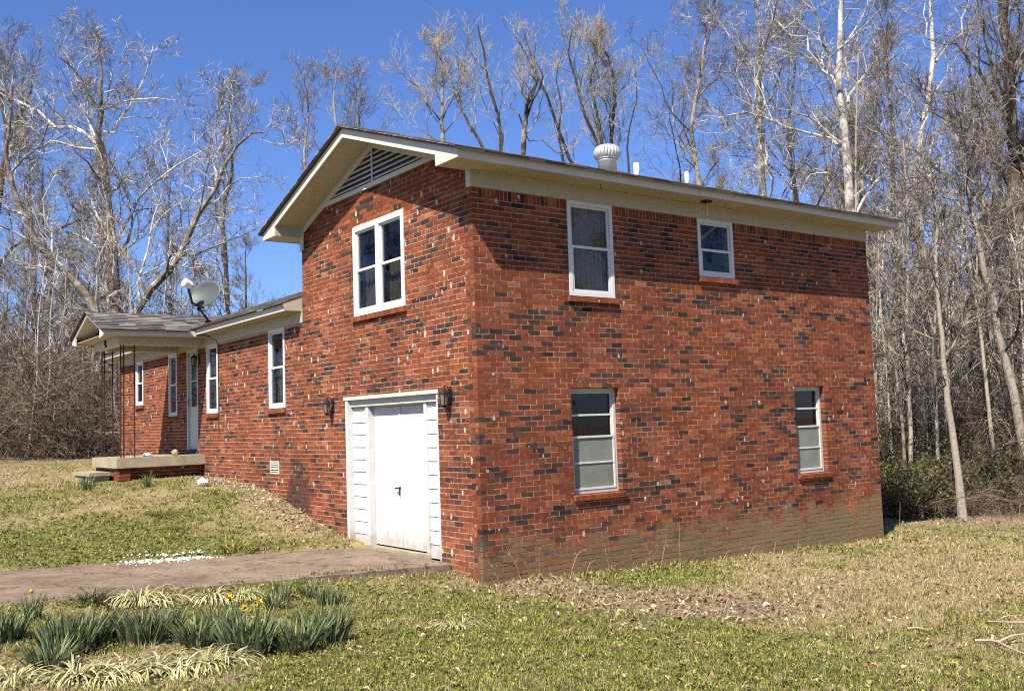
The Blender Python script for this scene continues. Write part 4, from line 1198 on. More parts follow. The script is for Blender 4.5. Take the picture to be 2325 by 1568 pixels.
# left: sycamores with white upper limbs
hero('sycamore_tree', 'sycamore', 36, [(292,1000),(272,760),(258,560),(242,450),(226,340),(228,250),(232,190),(222,110)], .36, .03, 101,
     'tall sycamore with a dark trunk and white limbs left of the satellite dish',
     [([(258,560),(300,500),(335,440),(400,372,-1),(480,335,-2)], .10), ([(244,450),(290,405),(320,350),(390,300)], .07), ([(228,335),(170,300),(110,275,1),(40,225,2),(-10,215,2)], .12),
      ([(229,250),(270,235),(330,225),(400,212)], .08), ([(250,560),(215,510),(180,480),(150,440)], .09), ([(228,250),(190,190),(150,140),(110,80)], .08), ([(235,300),(275,270),(330,160),(350,95)], .08), ([(262,590),(310,520),(318,440),(345,380)], .08),
      ([(226,340),(150,330),(90,300),(60,240)], .08), ([(258,560),(190,540),(120,520),(60,470)], .08)], density=1.0)
hero('sycamore_tree', 'sycamore', 33, [(225,830),(300,715),(352,645),(402,590),(440,505),(490,420),(522,355),(565,305),(600,300)], .21, .03, 102,
     'leaning white limbed sycamore rising behind the satellite dish',
     [([(402,590),(450,572),(520,548),(575,522)], .08), ([(440,505),(470,470),(540,410),(595,395)], .07), ([(490,420),(500,350),(520,270),(525,190)], .07), ([(352,645),(420,560),(430,470),(450,400)], .06)], density=.9)
hero('sycamore_tree', 'sycamore', 34, [(300,900),(232,715),(150,620),(78,545),(32,430),(12,345),(22,270),(30,170)], .24, .03, 103,
     'pale sycamore leaning to the left edge of the picture',
     [([(78,545),(50,500),(20,470),(-30,440)], .09), ([(32,430),(60,360),(100,300),(110,200)], .07), ([(150,620),(120,560),(110,470),(140,390)], .07)], density=.9)
hero('bare_tree', 'grey', 42, [(-30,900),(-20,600),(0,420),(15,330),(-5,200),(-20,80)], .34, .04, 104, 'bare tree cut by the left edge of the picture',
     [([(15,330),(50,260),(75,220),(95,120)], .10), ([(0,420),(40,350),(110,330),(160,300)], .09), ([(-5,200),(20,140),(40,80)], .07)])
hero('bare_tree', 'upright', 46, [(520,800),(512,600),(508,480),(530,380),(520,270),(530,185)], .2, .025, 105, 'slim bare tree with a pointed top left of the gable roof')
hero('bare_tree', 'upright', 50, [(790,560),(775,400),(765,300),(758,230),(762,185)], .2, .025, 106, 'bare tree top showing above the left slope of the gable roof', density=.9)
hero('bare_tree', 'upright', 52, [(720,620),(705,460),(690,360),(700,260),(695,210)], .2, .025, 107, 'bare grey tree directly left of the gable peak', density=.9)
hero('bare_tree', 'upright', 50, [(830,560),(822,380),(815,280),(808,200)], .16, .02, 108, 'thin bare tree peeking over the gable peak', density=.8)
# middle: upswept trees behind the roof ridge
mid = 'upswept bare trees behind the main roof'
hero('bare_tree', 'willow', 47, [(1010,420),(1005,310),(1003,260),(1005,200),(1000,130),(975,60)], .22, .03, 111, 'pale trunked bare tree, leftmost of the row above the roof', [([(1003,270),(960,200),(925,150),(905,130)], .07), ([(1003,240),(1040,170),(1045,100),(1030,60)], .06)], group=mid)
hero('bare_tree', 'willow', 45, [(1130,420),(1095,335),(1062,262),(1036,205),(1022,150),(990,80)], .16, .025, 112, 'dark bare tree leaning left behind the front part of the roof', [([(1036,205),(1030,170),(1040,130),(1030,50)], .05)], density=.7, group=mid)
hero('bare_tree', 'willow', 46, [(1135,430),(1137,345),(1135,275),(1115,185),(1105,130),(1095,60),(1085,10)], .17, .03, 113, 'tall dark stemmed bare tree with a single tuft at the top', [([(1105,130),(1075,90),(1060,45)], .05)], density=.55, group=mid)
hero('bare_tree', 'willow', 44, [(1183,430),(1188,345),(1192,270),(1197,220),(1218,170),(1205,90),(1190,30)], .24, .03, 114, 'stout forked bare tree with a mossy looking trunk above the roof', [([(1190,290),(1195,215),(1196,150)], .10), ([(1192,270),(1220,200),(1222,130),(1210,60)], .09), ([(1192,300),(1240,330),(1290,355)], .05), ([(1192,285),(1172,240),(1160,180),(1150,110)], .06)], density=.8, group=mid)
hero('bare_tree', 'willow', 46, [(1330,440),(1296,365),(1266,280),(1240,190),(1222,150),(1195,90),(1170,40)], .16, .025, 115, 'bare tree leaning left across the stout forked one', density=.6, group=mid)
hero('bare_tree', 'willow', 48, [(1280,450),(1278,360),(1268,300),(1275,220),(1262,150),(1280,70)], .12, .02, 116, 'thin bare tree between the forked tree and the turbine vent', density=.7, group=mid)
hero('bare_tree', 'willow', 45, [(1375,430),(1362,340),(1322,225),(1305,140),(1290,80),(1300,20)], .17, .025, 117, 'bare tree leaning left just behind the turbine vent', [([(1322,225),(1315,160),(1335,90),(1310,30)], .06)], density=.9, group=mid)
hero('bare_tree', 'willow', 46, [(1378,440),(1368,330),(1352,230),(1340,160),(1355,100),(1350,60)], .17, .025, 118, 'dark stemmed bare tree rising straight over the turbine vent', density=.9, group=mid)
hero('bare_tree', 'willow', 47, [(1390,440),(1388,330),(1393,240),(1395,160),(1378,90),(1370,70)], .2, .03, 119, 'bushy olive tinted bare tree right of the turbine vent', [([(1393,240),(1420,170),(1440,110)], .06), ([(1390,260),(1365,180),(1350,110)], .06)], density=1.0, group=mid)
hero('bare_tree', 'willow', 45, [(1430,480),(1427,380),(1425,325),(1432,270),(1446,200),(1442,130)], .10, .02, 120, 'slender forked tree between the turbine vent and the white pipe', [([(1425,325),(1415,265),(1420,200)], .04)], density=.5, group=mid)
# right: sycamores and grey trees above and beside the long wall
hero('sycamore_tree', 'sycamore', 36, [(1965,1000),(1945,560),(1930,470),(1918,330),(1906,205),(1904,100),(1912,0),(1915,-110),(1905,-220)], .30, .04, 131, 'white trunked sycamore towering over the far end of the roof',
     [([(1908,215),(1860,150),(1830,105),(1770,50,1)], .09), ([(1906,200),(1880,110),(1850,20),(1835,-60)], .09), ([(1925,250),(1970,170),(2010,120),(2060,80,-1)], .09), ([(1918,330),(1850,280),(1790,230),(1740,130)], .08), ([(1930,470),(1960,380),(2000,300),(2020,220)], .07), ([(1912,0),(1960,-60),(1990,-140)], .07), ([(1930,450),(1870,400),(1800,360),(1760,300)], .06)], pale0=.58)
hero('sycamore_tree', 'sycamore', 38, [(1735,900),(1732,520),(1728,380),(1724,280),(1722,200),(1728,110),(1715,20),(1700,-80)], .25, .04, 132, 'patchy trunked sycamore behind the middle of the long roof', [([(1724,280),(1690,190),(1670,110),(1640,20)], .08), ([(1728,380),(1690,320),(1640,270),(1600,220)], .07), ([(1722,200),(1760,120),(1780,40)], .07)], pale0=.55)
hero('bare_tree', 'upright', 33, [(1952,1000),(1946,600),(1944,480),(1942,350),(1945,230),(1950,120)], .09, .015, 133, 'thin straight pale stem before the white trunked sycamore', density=.6, pale0=.9)
hero('bare_tree', 'grey', 31, [(2345,1120),(2330,760),(2316,560),(2304,430),(2300,320),(2292,180),(2283,50),(2270,-110)], .42, .1, 134, 'thick dark trunk with flaking bark near the right edge', [([(2304,430),(2260,360),(2200,300),(2130,270)], .12), ([(2300,320),(2250,200),(2180,120),(2110,90)], .11), ([(2292,180),(2330,100),(2360,0)], .11), ([(2316,560),(2280,500),(2230,470),(2170,450)], .09)], density=1.0)
hero('bare_tree', 'grey', 23, [(2352,1130),(2318,960),(2278,800),(2246,660),(2205,490),(2182,350),(2150,230)], .135, .03, 135, 'pale trunk leaning in from the right edge', [([(2246,660),(2260,560),(2240,440),(2250,330)], .05), ([(2278,800),(2330,700),(2370,620)], .05), ([(2205,490),(2120,420),(2060,340)], .04)], pale0=.75, density=.9)
hero('bare_tree', 'grey', 20.5, [(2188,1196),(2160,960),(2146,850),(2136,740),(2124,610),(2128,500),(2112,400)], .085, .02, 136, 'slim pale young tree standing just past the far brick corner', [([(2143,820),(2100,760),(2050,700),(1992,640)], .03), ([(2140,790),(2180,730),(2225,665)], .028), ([(2150,880),(2110,820),(2060,800),(2010,790)], .022), ([(2130,680),(2090,600),(2060,520)], .025), ([(2128,560),(2170,480),(2190,400)], .02)], pale0=.85, density=.75, scale=.7)
hero('bare_tree', 'grey', 21.5, [(2060,1190),(2050,980),(2035,850),(2022,740),(2030,640)], .05, .012, 137, 'thin sapling close beside the far edge of the long wall', density=.6, scale=.6, pale0=.7)
hero('bare_tree', 'grey', 25, [(2110,1180),(2105,1000),(2095,860),(2088,700),(2070,560)], .06, .015, 138, 'thin pale stem left of the slim young tree', density=.6, scale=.6, pale0=.8)
hero('bare_tree', 'grey', 26, [(2130,1180),(2120,1000),(2100,800),(2108,640),(2090,500),(2110,380)], .08, .015, 139, 'pale stem right behind the slim young tree', density=.7, scale=.7, pale0=.7)
hero('bare_tree', 'grey', 27, [(2225,1170),(2215,980),(2205,820),(2225,640),(2236,500),(2222,400),(2180,320)], .10, .02, 140, 'curving pale stem between the young tree and the right edge', [([(2236,500),(2250,380),(2290,280)], .04), ([(2205,820),(2250,700),(2300,620)], .035)], density=.8, pale0=.65)
hero('sycamore_tree', 'sycamore', 40, [(2110,1000),(2090,600),(2080,420),(2095,280),(2120,150),(2110,0),(2125,-120)], .26, .05, 141, 'white limbed sycamore between the two big trunks on the right', [([(2095,280),(2040,190),(1990,60)], .08), ([(2120,150),(2180,60),(2220,-40)], .08), ([(2080,420),(2150,350),(2220,320)], .07)], pale0=.6)
hero('bare_tree', 'grey', 40, [(1600,900),(1590,520),(1585,400),(1570,280),(1590,180),(1600,90),(1640,0)], .2, .03, 142, 'bushy bare tree with an arching crown at the left of the right hand wood', [([(1585,400),(1550,330),(1530,250),(1540,180)], .07), ([(1570,280),(1610,190),(1660,120)], .06)])
hero('bare_tree', 'grey', 42, [(1830,900),(1815,520),(1800,400),(1790,280),(1805,150),(1795,20)], .2, .03, 143, 'bare grey tree between the two sycamores over the roof')

# template trees for the wood, then copies
rng = np.random.default_rng(77)
def straight(h, bend, seed):
    q = np.random.default_rng(seed); return [np.array([bend * h * math.sin(t * 2.2) * q.uniform(.6, 1.2), bend * h * .6 * math.sin(t * 3 + 1) - bend * h * .6 * math.sin(1), h * t]) for t in np.linspace(0, 1, 6)]
TEMPL = [make_tree('grey', straight(15, .05, 1), .22, .03, 201), make_tree('upright', straight(16, .03, 2), .19, .025, 202), make_tree('sycamore', straight(16, .05, 3), .24, .035, 203, pale0=.5),
         make_tree('grey', straight(13, .07, 4), .17, .025, 204), make_tree('upright', straight(14, .04, 5), .16, .02, 205)]
SAP = [make_tree('sycamore', straight(6.5, .06, 11), .05, .012, 211, density=.7, scale=.5, pale0=.75), make_tree('upright', straight(7.5, .04, 12), .055, .012, 212, density=.7, scale=.5, pale0=.9), make_tree('grey', straight(5.5, .09, 13), .045, .01, 213, density=.65, scale=.45, pale0=.8)]
n_wood = 0
def scatter(rects, n, templ, label, group, name, smin, smax, seed, mind=1.2):
    q = np.random.default_rng(seed); done = []
    tries = 0
    while len(done) < n and tries < n * 40:
        tries += 1
        u0, u1, d0, d1 = rects[int(q.integers(len(rects)))]
        d = q.uniform(d0, d1); u = q.uniform(u0, u1)
        p = at(u, 1000, d)
        if any((p[0] - x) ** 2 + (p[1] - y) ** 2 < mind ** 2 for x, y in done): continue
        done.append((p[0], p[1]))
        z = float(ground_h(p[0:1], p[1:2])[0]) - .1
        put_tree(name, templ[int(q.integers(len(templ)))], (p[0], p[1], z), label, group, q.uniform(0, 6.28), q.uniform(smin, smax))
scatter([(-250, 700, 38, 62), (-200, 250, 36, 52)], 21, TEMPL, 'bare tree in the thicket of trees behind the low wing', 'bare trees of the wood on the left', 'bare_tree', .55, .82, 301, 2.2)
scatter([(1500, 2050, 42, 60), (2000, 2600, 30, 58)], 36, TEMPL, 'bare tree in the dense wood behind the far end of the house', 'bare trees of the wood on the right', 'bare_tree', .75, 1.15, 302, 1.8)
scatter([(1985, 2450, 23, 34), (1990, 2200, 22, 26)], 56, SAP, 'thin sapling in the undergrowth right of the house', 'saplings on the right', 'sapling', .7, 1.25, 303, .6)
scatter([(-150, 470, 28, 38), (-100, 650, 32, 44)], 40, SAP, 'thin sapling in the brush left of the house', 'saplings on the left', 'sapling', .65, 1.2, 304, .6)

# brush: arching stems with many twigs
def make_brush(seed, h, stems, spread, twigs=9, dens=1.0, arch=.10):
    q = np.random.default_rng(seed)
    P = np.empty((stems, 8, 3)); R = np.empty((stems, 8))
    for i in range(stems):
        a = q.uniform(0, 6.28); rr = spread * .35 * math.sqrt(q.random()); p = np.array([rr * math.cos(a), rr * math.sin(a), 0.0]); b = a + q.normal(0, .9)
        d = np.array([math.cos(b) * .45, math.sin(b) * .45, 1.0]) * q.uniform(.5, 1.0); ln = h * q.uniform(.6, 1.25)
        for j in range(8):
            P[i, j] = p; d = unit_(d + q.normal(0, .16, 3) + np.array([math.cos(b) * arch, math.sin(b) * arch, -arch * 1.1])); p = p + d * ln / 7
        R[i] = np.linspace(q.uniform(.012, .024), .006, 8)
    L1, R1 = sprout(q, P, R, int(twigs * dens), 5, .34, 50, .05, .28, .1, 1.0, .6, .005, -.02)
    L2, R2 = sprout(q, L1, R1, int(6 * dens), 3, .5, 48, .02, .3, .1, 1.0, .7, .0042, -.02)
    return wood_mesh('stems', [(P, R, 4), (L1, R1, 3), (L2, R2, 3)], M['brush'], q, [.55, .5, .45])
BRUSH = [make_brush(401, 3.6, 34, 2.4), make_brush(402, 4.6, 30, 2.6), make_brush(403, 2.6, 40, 2.2)]
def put_brush(u, d, k, s, label, group, rz):
    p = at(u, 1000, d); z = float(ground_h(p[0:1], p[1:2])[0]) - .08
    o = bpy.data.objects.new('thicket_shrub', BRUSH[k]); COL.objects.link(o); o.location = (p[0], p[1], z); o.rotation_euler = (0, 0, rz); o.scale = (s, s, s)
    tag(o, label, 'shrub', group); return o
q = np.random.default_rng(9)
for (u, d, k, s) in [(20,29,0,1.1),(95,30,1,1.2),(150,28.5,2,1.1),(215,30,1,1.15),(-60,28,1,1.2),(60,33,1,1.5),(170,34,0,1.6),(270,33,1,1.45),(340,34,0,1.3),(400,36,1,1.4),(460,37,0,1.35),(530,38,1,1.3),(600,39,0,1.3),(660,40,1,1.3),(-30,36,1,1.8),(120,39,1,2.0),(250,40,0,2.0),(360,41,1,1.8),(-120,33,0,1.6),(20,44,1,2.2),(320,46,1,2.0),(200,46,1,2.2)]:
    put_brush(u, d, k, s, 'tangled brown leafless shrub at the edge of the wood by the porch', 'leafless thicket left of the house', q.uniform(0, 6.28))
for (u, d, k, s) in [(2045,21.4,2,.5),(2095,21.6,2,.5),(2140,22,2,.5),(2120,22.6,2,.6),(2235,22.4,2,.62),(2170,23.2,0,.6),(2285,23.4,0,.62),(2340,22.8,2,.7),(2030,25,2,1.0),(2090,27,0,1.1),(2160,26,2,1.1),(2240,25,0,1.0),(2300,27,1,1.1),(2370,25,1,1.1),(2060,31,1,1.4),(2140,33,1,1.5),(2220,32,1,1.5),(2310,33,0,1.5),(2010,34,1,1.5),(2400,30,1,1.5),(2080,40,1,2.0),(2190,41,1,2.1),(2300,42,1,2.1),(2020,38,0,2.4),(2130,44,1,2.9),(2240,46,0,3.0),(2340,45,1,2.8),(2060,50,1,3.4),(2180,52,0,3.6),(2290,53,1,3.6),(2010,48,1,3.0),(2120,36,0,1.9),(2260,36,1,1.9),(2400,40,1,2.4),(2040,28,0,1.2),(2200,28,1,1.3)]:
    put_brush(u, d, k, s, 'leafless brown shrub in the wood beyond the long wall', 'leafless shrubs right of the house', q.uniform(0, 6.28))

# evergreen undergrowth beside the far corner: woody stems with small dark leaves
def make_evergreen(seed, h, w, nleaf):
    q = np.random.default_rng(seed); stems = 16
    P = np.empty((stems, 6, 3)); R = np.empty((stems, 6))
    for i in range(stems):
        a = q.uniform(0, 6.28); p = np.array([.3 * w * math.cos(a) * q.random(), .3 * w * math.sin(a) * q.random(), 0.0]); d = np.array([math.cos(a) * .35, math.sin(a) * .35, 1.0])
        ln = h * q.uniform(.6, 1.05)
        for j in range(6): P[i, j] = p; d = unit_(d + q.normal(0, .14, 3)); p = p + d * ln / 5
        R[i] = np.linspace(.018, .006, 6)
    L1, R1 = sprout(q, P, R, 12, 5, .38, 52, .1, .2, .08, 1.0, .6, .004)
    L2, R2 = sprout(q, L1, R1, 5, 3, .5, 48, .05, .25, .1, 1.0, .6, .0035)
    st = wood_mesh('stems', [(P, R, 4), (L1, R1, 3), (L2, R2, 3)], M['brush'], q, [.4, .4, .4])
    # leaves sit along the twigs
    tw = np.concatenate([L2[:, 1:].reshape(-1, 3), L1[:, 2:].reshape(-1, 3)])
    c = tw[q.integers(0, len(tw), nleaf)] + q.normal(0, .045, (nleaf, 3))
    d1 = unit_(q.normal(size=(nleaf, 3)) + np.array([0, 0, .2])); d2 = unit_(np.cross(d1, q.normal(size=(nleaf, 3))))
    l = q.uniform(.035, .07, nleaf)[:, None]; wd = l * .42
    V = np.stack([c - d1 * l * .1, c + d1 * l * .5 + d2 * wd, c + d1 * l * 1.1, c + d1 * l * .5 - d2 * wd], 1).reshape(-1, 3)
    F = np.arange(nleaf * 4).reshape(-1, 4)
    base = np.array([(.06, .068, .025), (.11, .115, .04), (.16, .155, .06), (.05, .052, .025), (.24, .20, .10)])
    col = base[q.choice(5, nleaf, p=[.3, .3, .2, .13, .07])] * q.uniform(.75, 1.25, (nleaf, 1))
    lf = np_mesh('foliage', V, F, M['leaf'], np.repeat(col, 4, 0))
    return st, lf
EVG = [make_evergreen(501, 2.2, 2.2, 4200), make_evergreen(502, 1.5, 2.2, 3600)]
for i, (u, d, k, s, rz) in enumerate([(2035,21.6,1,.95,2.2),(2080,21.8,1,.9,.7),(2120,22.2,1,.85,4.6),(2050,23.5,0,1.0,.3),(2095,22.8,1,1.0,1.1),(2150,23.8,0,.8,2.0),(2205,23,1,.9,3.2),(2262,23.4,1,.95,4.1),(2318,22.6,1,1.0,5.0),(2075,26,0,1.1,1.9),(2180,26.5,0,1.0,2.9),(2290,26,0,1.0,3.9)]):
    p = at(u, 1000, d); z = float(ground_h(p[0:1], p[1:2])[0]) - .05
    r = empty('evergreen_shrub', (p[0], p[1], z), rz, s); tag(r, 'dark leafy evergreen shrub in the hedge past the far brick corner', 'shrub', 'evergreen undergrowth right of the house')
    for nm, me in zip(('stems', 'foliage'), EVG[k]):
        o = bpy.data.objects.new(nm, me); COL.objects.link(o); o.parent = r

# trees that stand outside the picture and are mirrored in the panes
q = np.random.default_rng(88)
for (cx, cy, dx, dy, n, lab, grp) in ((12, -22, 14, 7, 26, 'bare tree across the road, mirrored in the panes of the long wall', 'bare trees across the road'),
                                      (-24, 26, 10, 12, 20, 'bare tree far left of the house, mirrored in the gable window', 'bare trees left of the picture')):
    for i in range(n):
        x, y = cx + q.uniform(-dx, dx), cy + q.uniform(-dy, dy)
        z = float(ground_h(np.array([x]), np.array([y]))[0]) - .1
        put_tree('bare_tree', TEMPL[int(q.integers(5))], (x, y, z), lab, grp, q.uniform(0, 6.28), q.uniform(.75, 1.15))

# ------------------------------------------------------------------ turf, litter and garden plants
def keep_out(x, y):
    """True where nothing grows: house, porch, drive"""
    hs = (x > -.01) & (x < L + .02) & (y > -.01) & (y < W + .1)
    wg = (x > -.01) & (x < WD) & (y > W) & (y < WE)
    pc = (x > PX0 - .42) & (x < 0) & (y > PY0) & (y < PY1)
    e_ = (fbm(x * 2.4, y * 2.4, 33, 3) - .5) * .55; dv = (x < .02) & (y > DR_N(x) + .05 + np.maximum(e_, -.03)) & (y < DR_F(x) - .08 - np.maximum(e_, -.03))
    return hs | wg | pc | dv
def scatter_points(n, seed, d0=4.6, d1=27, half=36):
    q = np.random.default_rng(seed)
    d = d0 * (d1 / d0) ** q.random(n); a0 = math.atan2(FW[1], FW[0]); a = a0 + np.radians(q.uniform(-half, half, n))
    x = CAM_POS[0] + d * np.cos(a); y = CAM_POS[1] + d * np.sin(a)
    k = ~keep_out(x, y); return x[k], y[k], d[k]
def pick(q, pal, n): 
    pal = np.array(pal); return pal[q.integers(0, len(pal), n)] * q.uniform(.55, 1.45, (n, 1))
GREENS = [(.14,.16,.03),(.22,.225,.042),(.31,.30,.068),(.42,.38,.11),(.10,.12,.028)]
STRAWS = [(.46,.37,.20),(.38,.29,.15),(.54,.45,.27),(.30,.21,.11),(.43,.33,.20)]
BROWNS = [(.20,.125,.07),(.28,.18,.10),(.36,.25,.15),(.14,.09,.055)]
def turf(n, seed):
    q = np.random.default_rng(seed)
    x, y, d = scatter_points(n, seed); n = len(x)
    g = greenness(x, y); bs = bareness(x, y); wd = wooded(x, y)
    keep = q.random(n) > bs * .80 + wd * .15
    x, y, d, g, bs = x[keep], y[keep], d[keep], g[keep], bs[keep]; n = len(x)
    tall = fbm(x * 2.2, y * 2.2, 55, 3)
    isg = q.random(n) < np.clip(g * 1.25 - .12, .03, .95)
    z = ground_h(x, y) - .004
    B = 4; on = (x < .02) & (y > DR_N(x)) & (y < DR_F(x)); z = np.where(on, DR_Z(x) + .004, z)
    X = np.repeat(np.stack([x, y, z], 1), B, 0); D = np.repeat(d, B); G_ = np.repeat(isg, B); T_ = np.repeat(tall, B); N = len(X)
    X[:, :2] += q.normal(0, .018, (N, 2))
    flip = q.random(N) < .12; G_ = G_ ^ flip
    az = q.uniform(0, 6.283, N)
    lie = np.where(G_, q.uniform(.25, 1.25, N), q.uniform(.7, 1.5, N))          # angle from upright
    ln = np.where(G_, q.uniform(.022, .06, N), q.uniform(.03, .095, N)) * (.55 + 1.0 * T_) * np.repeat(1 + 1.3 * np.exp(-np.abs(np.where((x > -.3) & (x < L + .3) & (y < .05), y, np.where((x < .05) & (y > 3.5), x, 9))) / .16) * (q.random(n) < .8), B)
    dirv = np.stack([np.cos(az) * np.sin(lie), np.sin(az) * np.sin(lie), np.cos(lie)], 1)
    side = np.stack([-np.sin(az), np.cos(az), np.zeros(N)], 1)
    w = np.where(G_, q.uniform(.0025, .0065, N), q.uniform(.0018, .004, N)) * np.clip(D / 8, 1, 2.2)
    V = np.stack([X - side * w[:, None], X + side * w[:, None], X + dirv * ln[:, None] + side * (q.normal(0, .3, N) * ln)[:, None] * .4], 1).reshape(-1, 3)
    col = np.where(G_[:, None], pick(q, GREENS, N), pick(q, STRAWS, N))
    return V, np.repeat(col, 3, 0)
def weeds(n, seed):
    """low leafy weeds: small flat leaflets close to the soil"""
    q = np.random.default_rng(seed)
    x, y, d = scatter_points(n, seed, 4.6, 20); n = len(x)
    g = greenness(x, y); bs = bareness(x, y)
    k = q.random(n) < np.clip(g * 1.3 - .25, .02, .9) * (1 - bs); x, y, d = x[k], y[k], d[k]; n = len(x)
    z = ground_h(x, y); B = 5
    X = np.repeat(np.stack([x, y, z], 1), B, 0); N = len(X); D = np.repeat(d, B)
    az = q.uniform(0, 6.283, N); r = q.uniform(.004, .03, N)
    X += np.stack([np.cos(az) * r, np.sin(az) * r, q.uniform(.004, .035, N)], 1)
    u = np.stack([np.cos(az), np.sin(az), q.normal(.1, .45, N)], 1); v = np.stack([-np.sin(az), np.cos(az), q.normal(0, .35, N)], 1)
    l = q.uniform(.007, .017, N)[:, None] * np.clip(D / 8, 1, 1.7)[:, None]; w = l * .55
    V = np.stack([X - v * w, X + u * l * 1.3, X + v * w, X - u * l * .5], 1).reshape(-1, 3)
    col = pick(q, GREENS + [(.14, .17, .05)], N)
    return V, np.repeat(col, 4, 0)
V3, C3 = turf(135000, 601)
V4, C4 = weeds(42000, 602)
def tussocks(n, seed):
    q = np.random.default_rng(seed); x, y, d = scatter_points(n, seed, 4.6, 22); n = len(x)
    k = fbm(x * .9, y * .9, 91, 3) + q.normal(0, .08, n) > .56; x, y, d = x[k], y[k], d[k]; n = len(x)
    isg = q.random(n) < np.clip(greenness(x, y) * 1.2, .1, .85); B = 16
    X = np.repeat(np.stack([x, y, ground_h(x, y) - .005], 1), B, 0); N = len(X); G_ = np.repeat(isg, B) ^ (q.random(N) < .2); az = q.uniform(0, 6.283, N); lie = np.abs(q.normal(.5, .4, N))
    X[:, :2] += q.normal(0, .02, (N, 2)); ln = np.repeat(q.uniform(.05, .12, n), B) * q.uniform(.6, 1.2, N)
    dirv = np.stack([np.cos(az) * np.sin(lie), np.sin(az) * np.sin(lie), np.cos(lie)], 1); side = np.stack([-np.sin(az), np.cos(az), np.zeros(N)], 1); w = q.uniform(.0018, .0035, N)[:, None] * np.clip(np.repeat(d, B) / 8, 1, 2)[:, None]
    V = np.stack([X - side * w, X + side * w, X + dirv * ln[:, None]], 1).reshape(-1, 3)
    return V, np.repeat(np.where(G_[:, None], pick(q, GREENS[:3] + [(.07, .09, .025)], N), pick(q, STRAWS, N)), 3, 0)
Vt, Ct = tussocks(9000, 603); V3 = np.concatenate([V3, Vt]); C3 = np.concatenate([C3, Ct])
lawn = link('lawn_grass', np_mesh('lawn_grass', np.concatenate([V3, V4]), [np.arange(len(V3)).reshape(-1, 3), len(V3) + np.arange(len(V4)).reshape(-1, 4)], M['grass'], np.concatenate([C3, C4])))
tag(lawn, 'short patchy turf of green weeds and straw coloured dead grass', 'grass', kind='stuff')

def litter(n, seed, size=(.03, .07)):
    q = np.random.default_rng(seed)
    x, y, d = scatter_points(n, seed, 4.8, 32, 40); n = len(x)
    bs = bareness(x, y); g = greenness(x, y)
    near_wall = ((y > -.6) & (y < 0) & (x > -.3) & (x < L + 1)) | ((x > -.7) & (x < 0) & (y > 4) & (y < 9.6)) | ((y > DR_F(x) - .3) & (y < DR_F(x) + .3) & (x > -2))
    p = np.clip(.08 + .75 * bs + .12 * (1 - g) + .5 * near_wall, 0, 1)
    k = q.random(n) < p; x, y = x[k], y[k]; n = len(x)
    X = np.stack([x, y, ground_h(x, y) + q.uniform(.004, .022, n)], 1)
    az = q.uniform(0, 6.283, n); l = q.uniform(*size, n)[:, None]; w = l * q.uniform(.45, .8, (n, 1))
    u = np.stack([np.cos(az), np.sin(az), q.normal(0, .25, n)], 1); v = np.stack([-np.sin(az), np.cos(az), q.normal(0, .25, n)], 1)
    curl = np.abs(q.normal(0, .35, n))[:, None] * l; up = np.array([0, 0, 1.0])
    a, b_, c, d_ = X - u * l * .5, X + v * w * .5 + up * curl, X + u * l * .5 + up * curl * .4, X - v * w * .5 + up * curl * .8
    V = np.stack([a, b_, X, a, X, d_, b_, c, X, X, c, d_], 1).reshape(-1, 3)
    col = pick(q, BROWNS + STRAWS[:4] + [(.5, .42, .30)], n)
    return V, np.repeat(col, 12, 0)
V, C = litter(64000, 611)
fl = link('fallen_leaves', np_mesh('fallen_leaves', V, np.arange(len(V)).reshape(-1, 3), M['dryleaf'], C))
tag(fl, 'dry brown and tan leaves scattered over soil and turf', 'leaves', kind='stuff')

# long dead stems lying over the right hand turf
q = np.random.default_rng(621); x, y, d = scatter_points(9000, 622, 6, 22); g_ = greenness(x, y); k = q.random(len(x)) < np.clip(.75 - g_ * 1.2, 0, .6); x, y = x[k], y[k]; n = len(x)
P = np.empty((n, 3, 3)); az = q.uniform(0, 6.283, n); ln = q.uniform(.06, .22, n); h = q.uniform(.0, .05, n)
for j, t in enumerate((-.5, 0, .5)):
    xx, yy = x + np.cos(az + t * .4) * ln * t, y + np.sin(az + t * .4) * ln * t
    P[:, j] = np.stack([xx, yy, ground_h(xx, yy) + .012 + h * (t + .5)], 1)
V, F = tubes(P, np.full((n, 3), .0016) * np.array([1.1, 1, .6]), 3)
dg = link('dead_grass_stems', np_mesh('dead_grass_stems', V, F, M['grass'], np.repeat(pick(q, STRAWS, n), 9, 0))); tag(dg, 'long straw coloured dead stems lying on the turf', 'grass', kind='stuff')

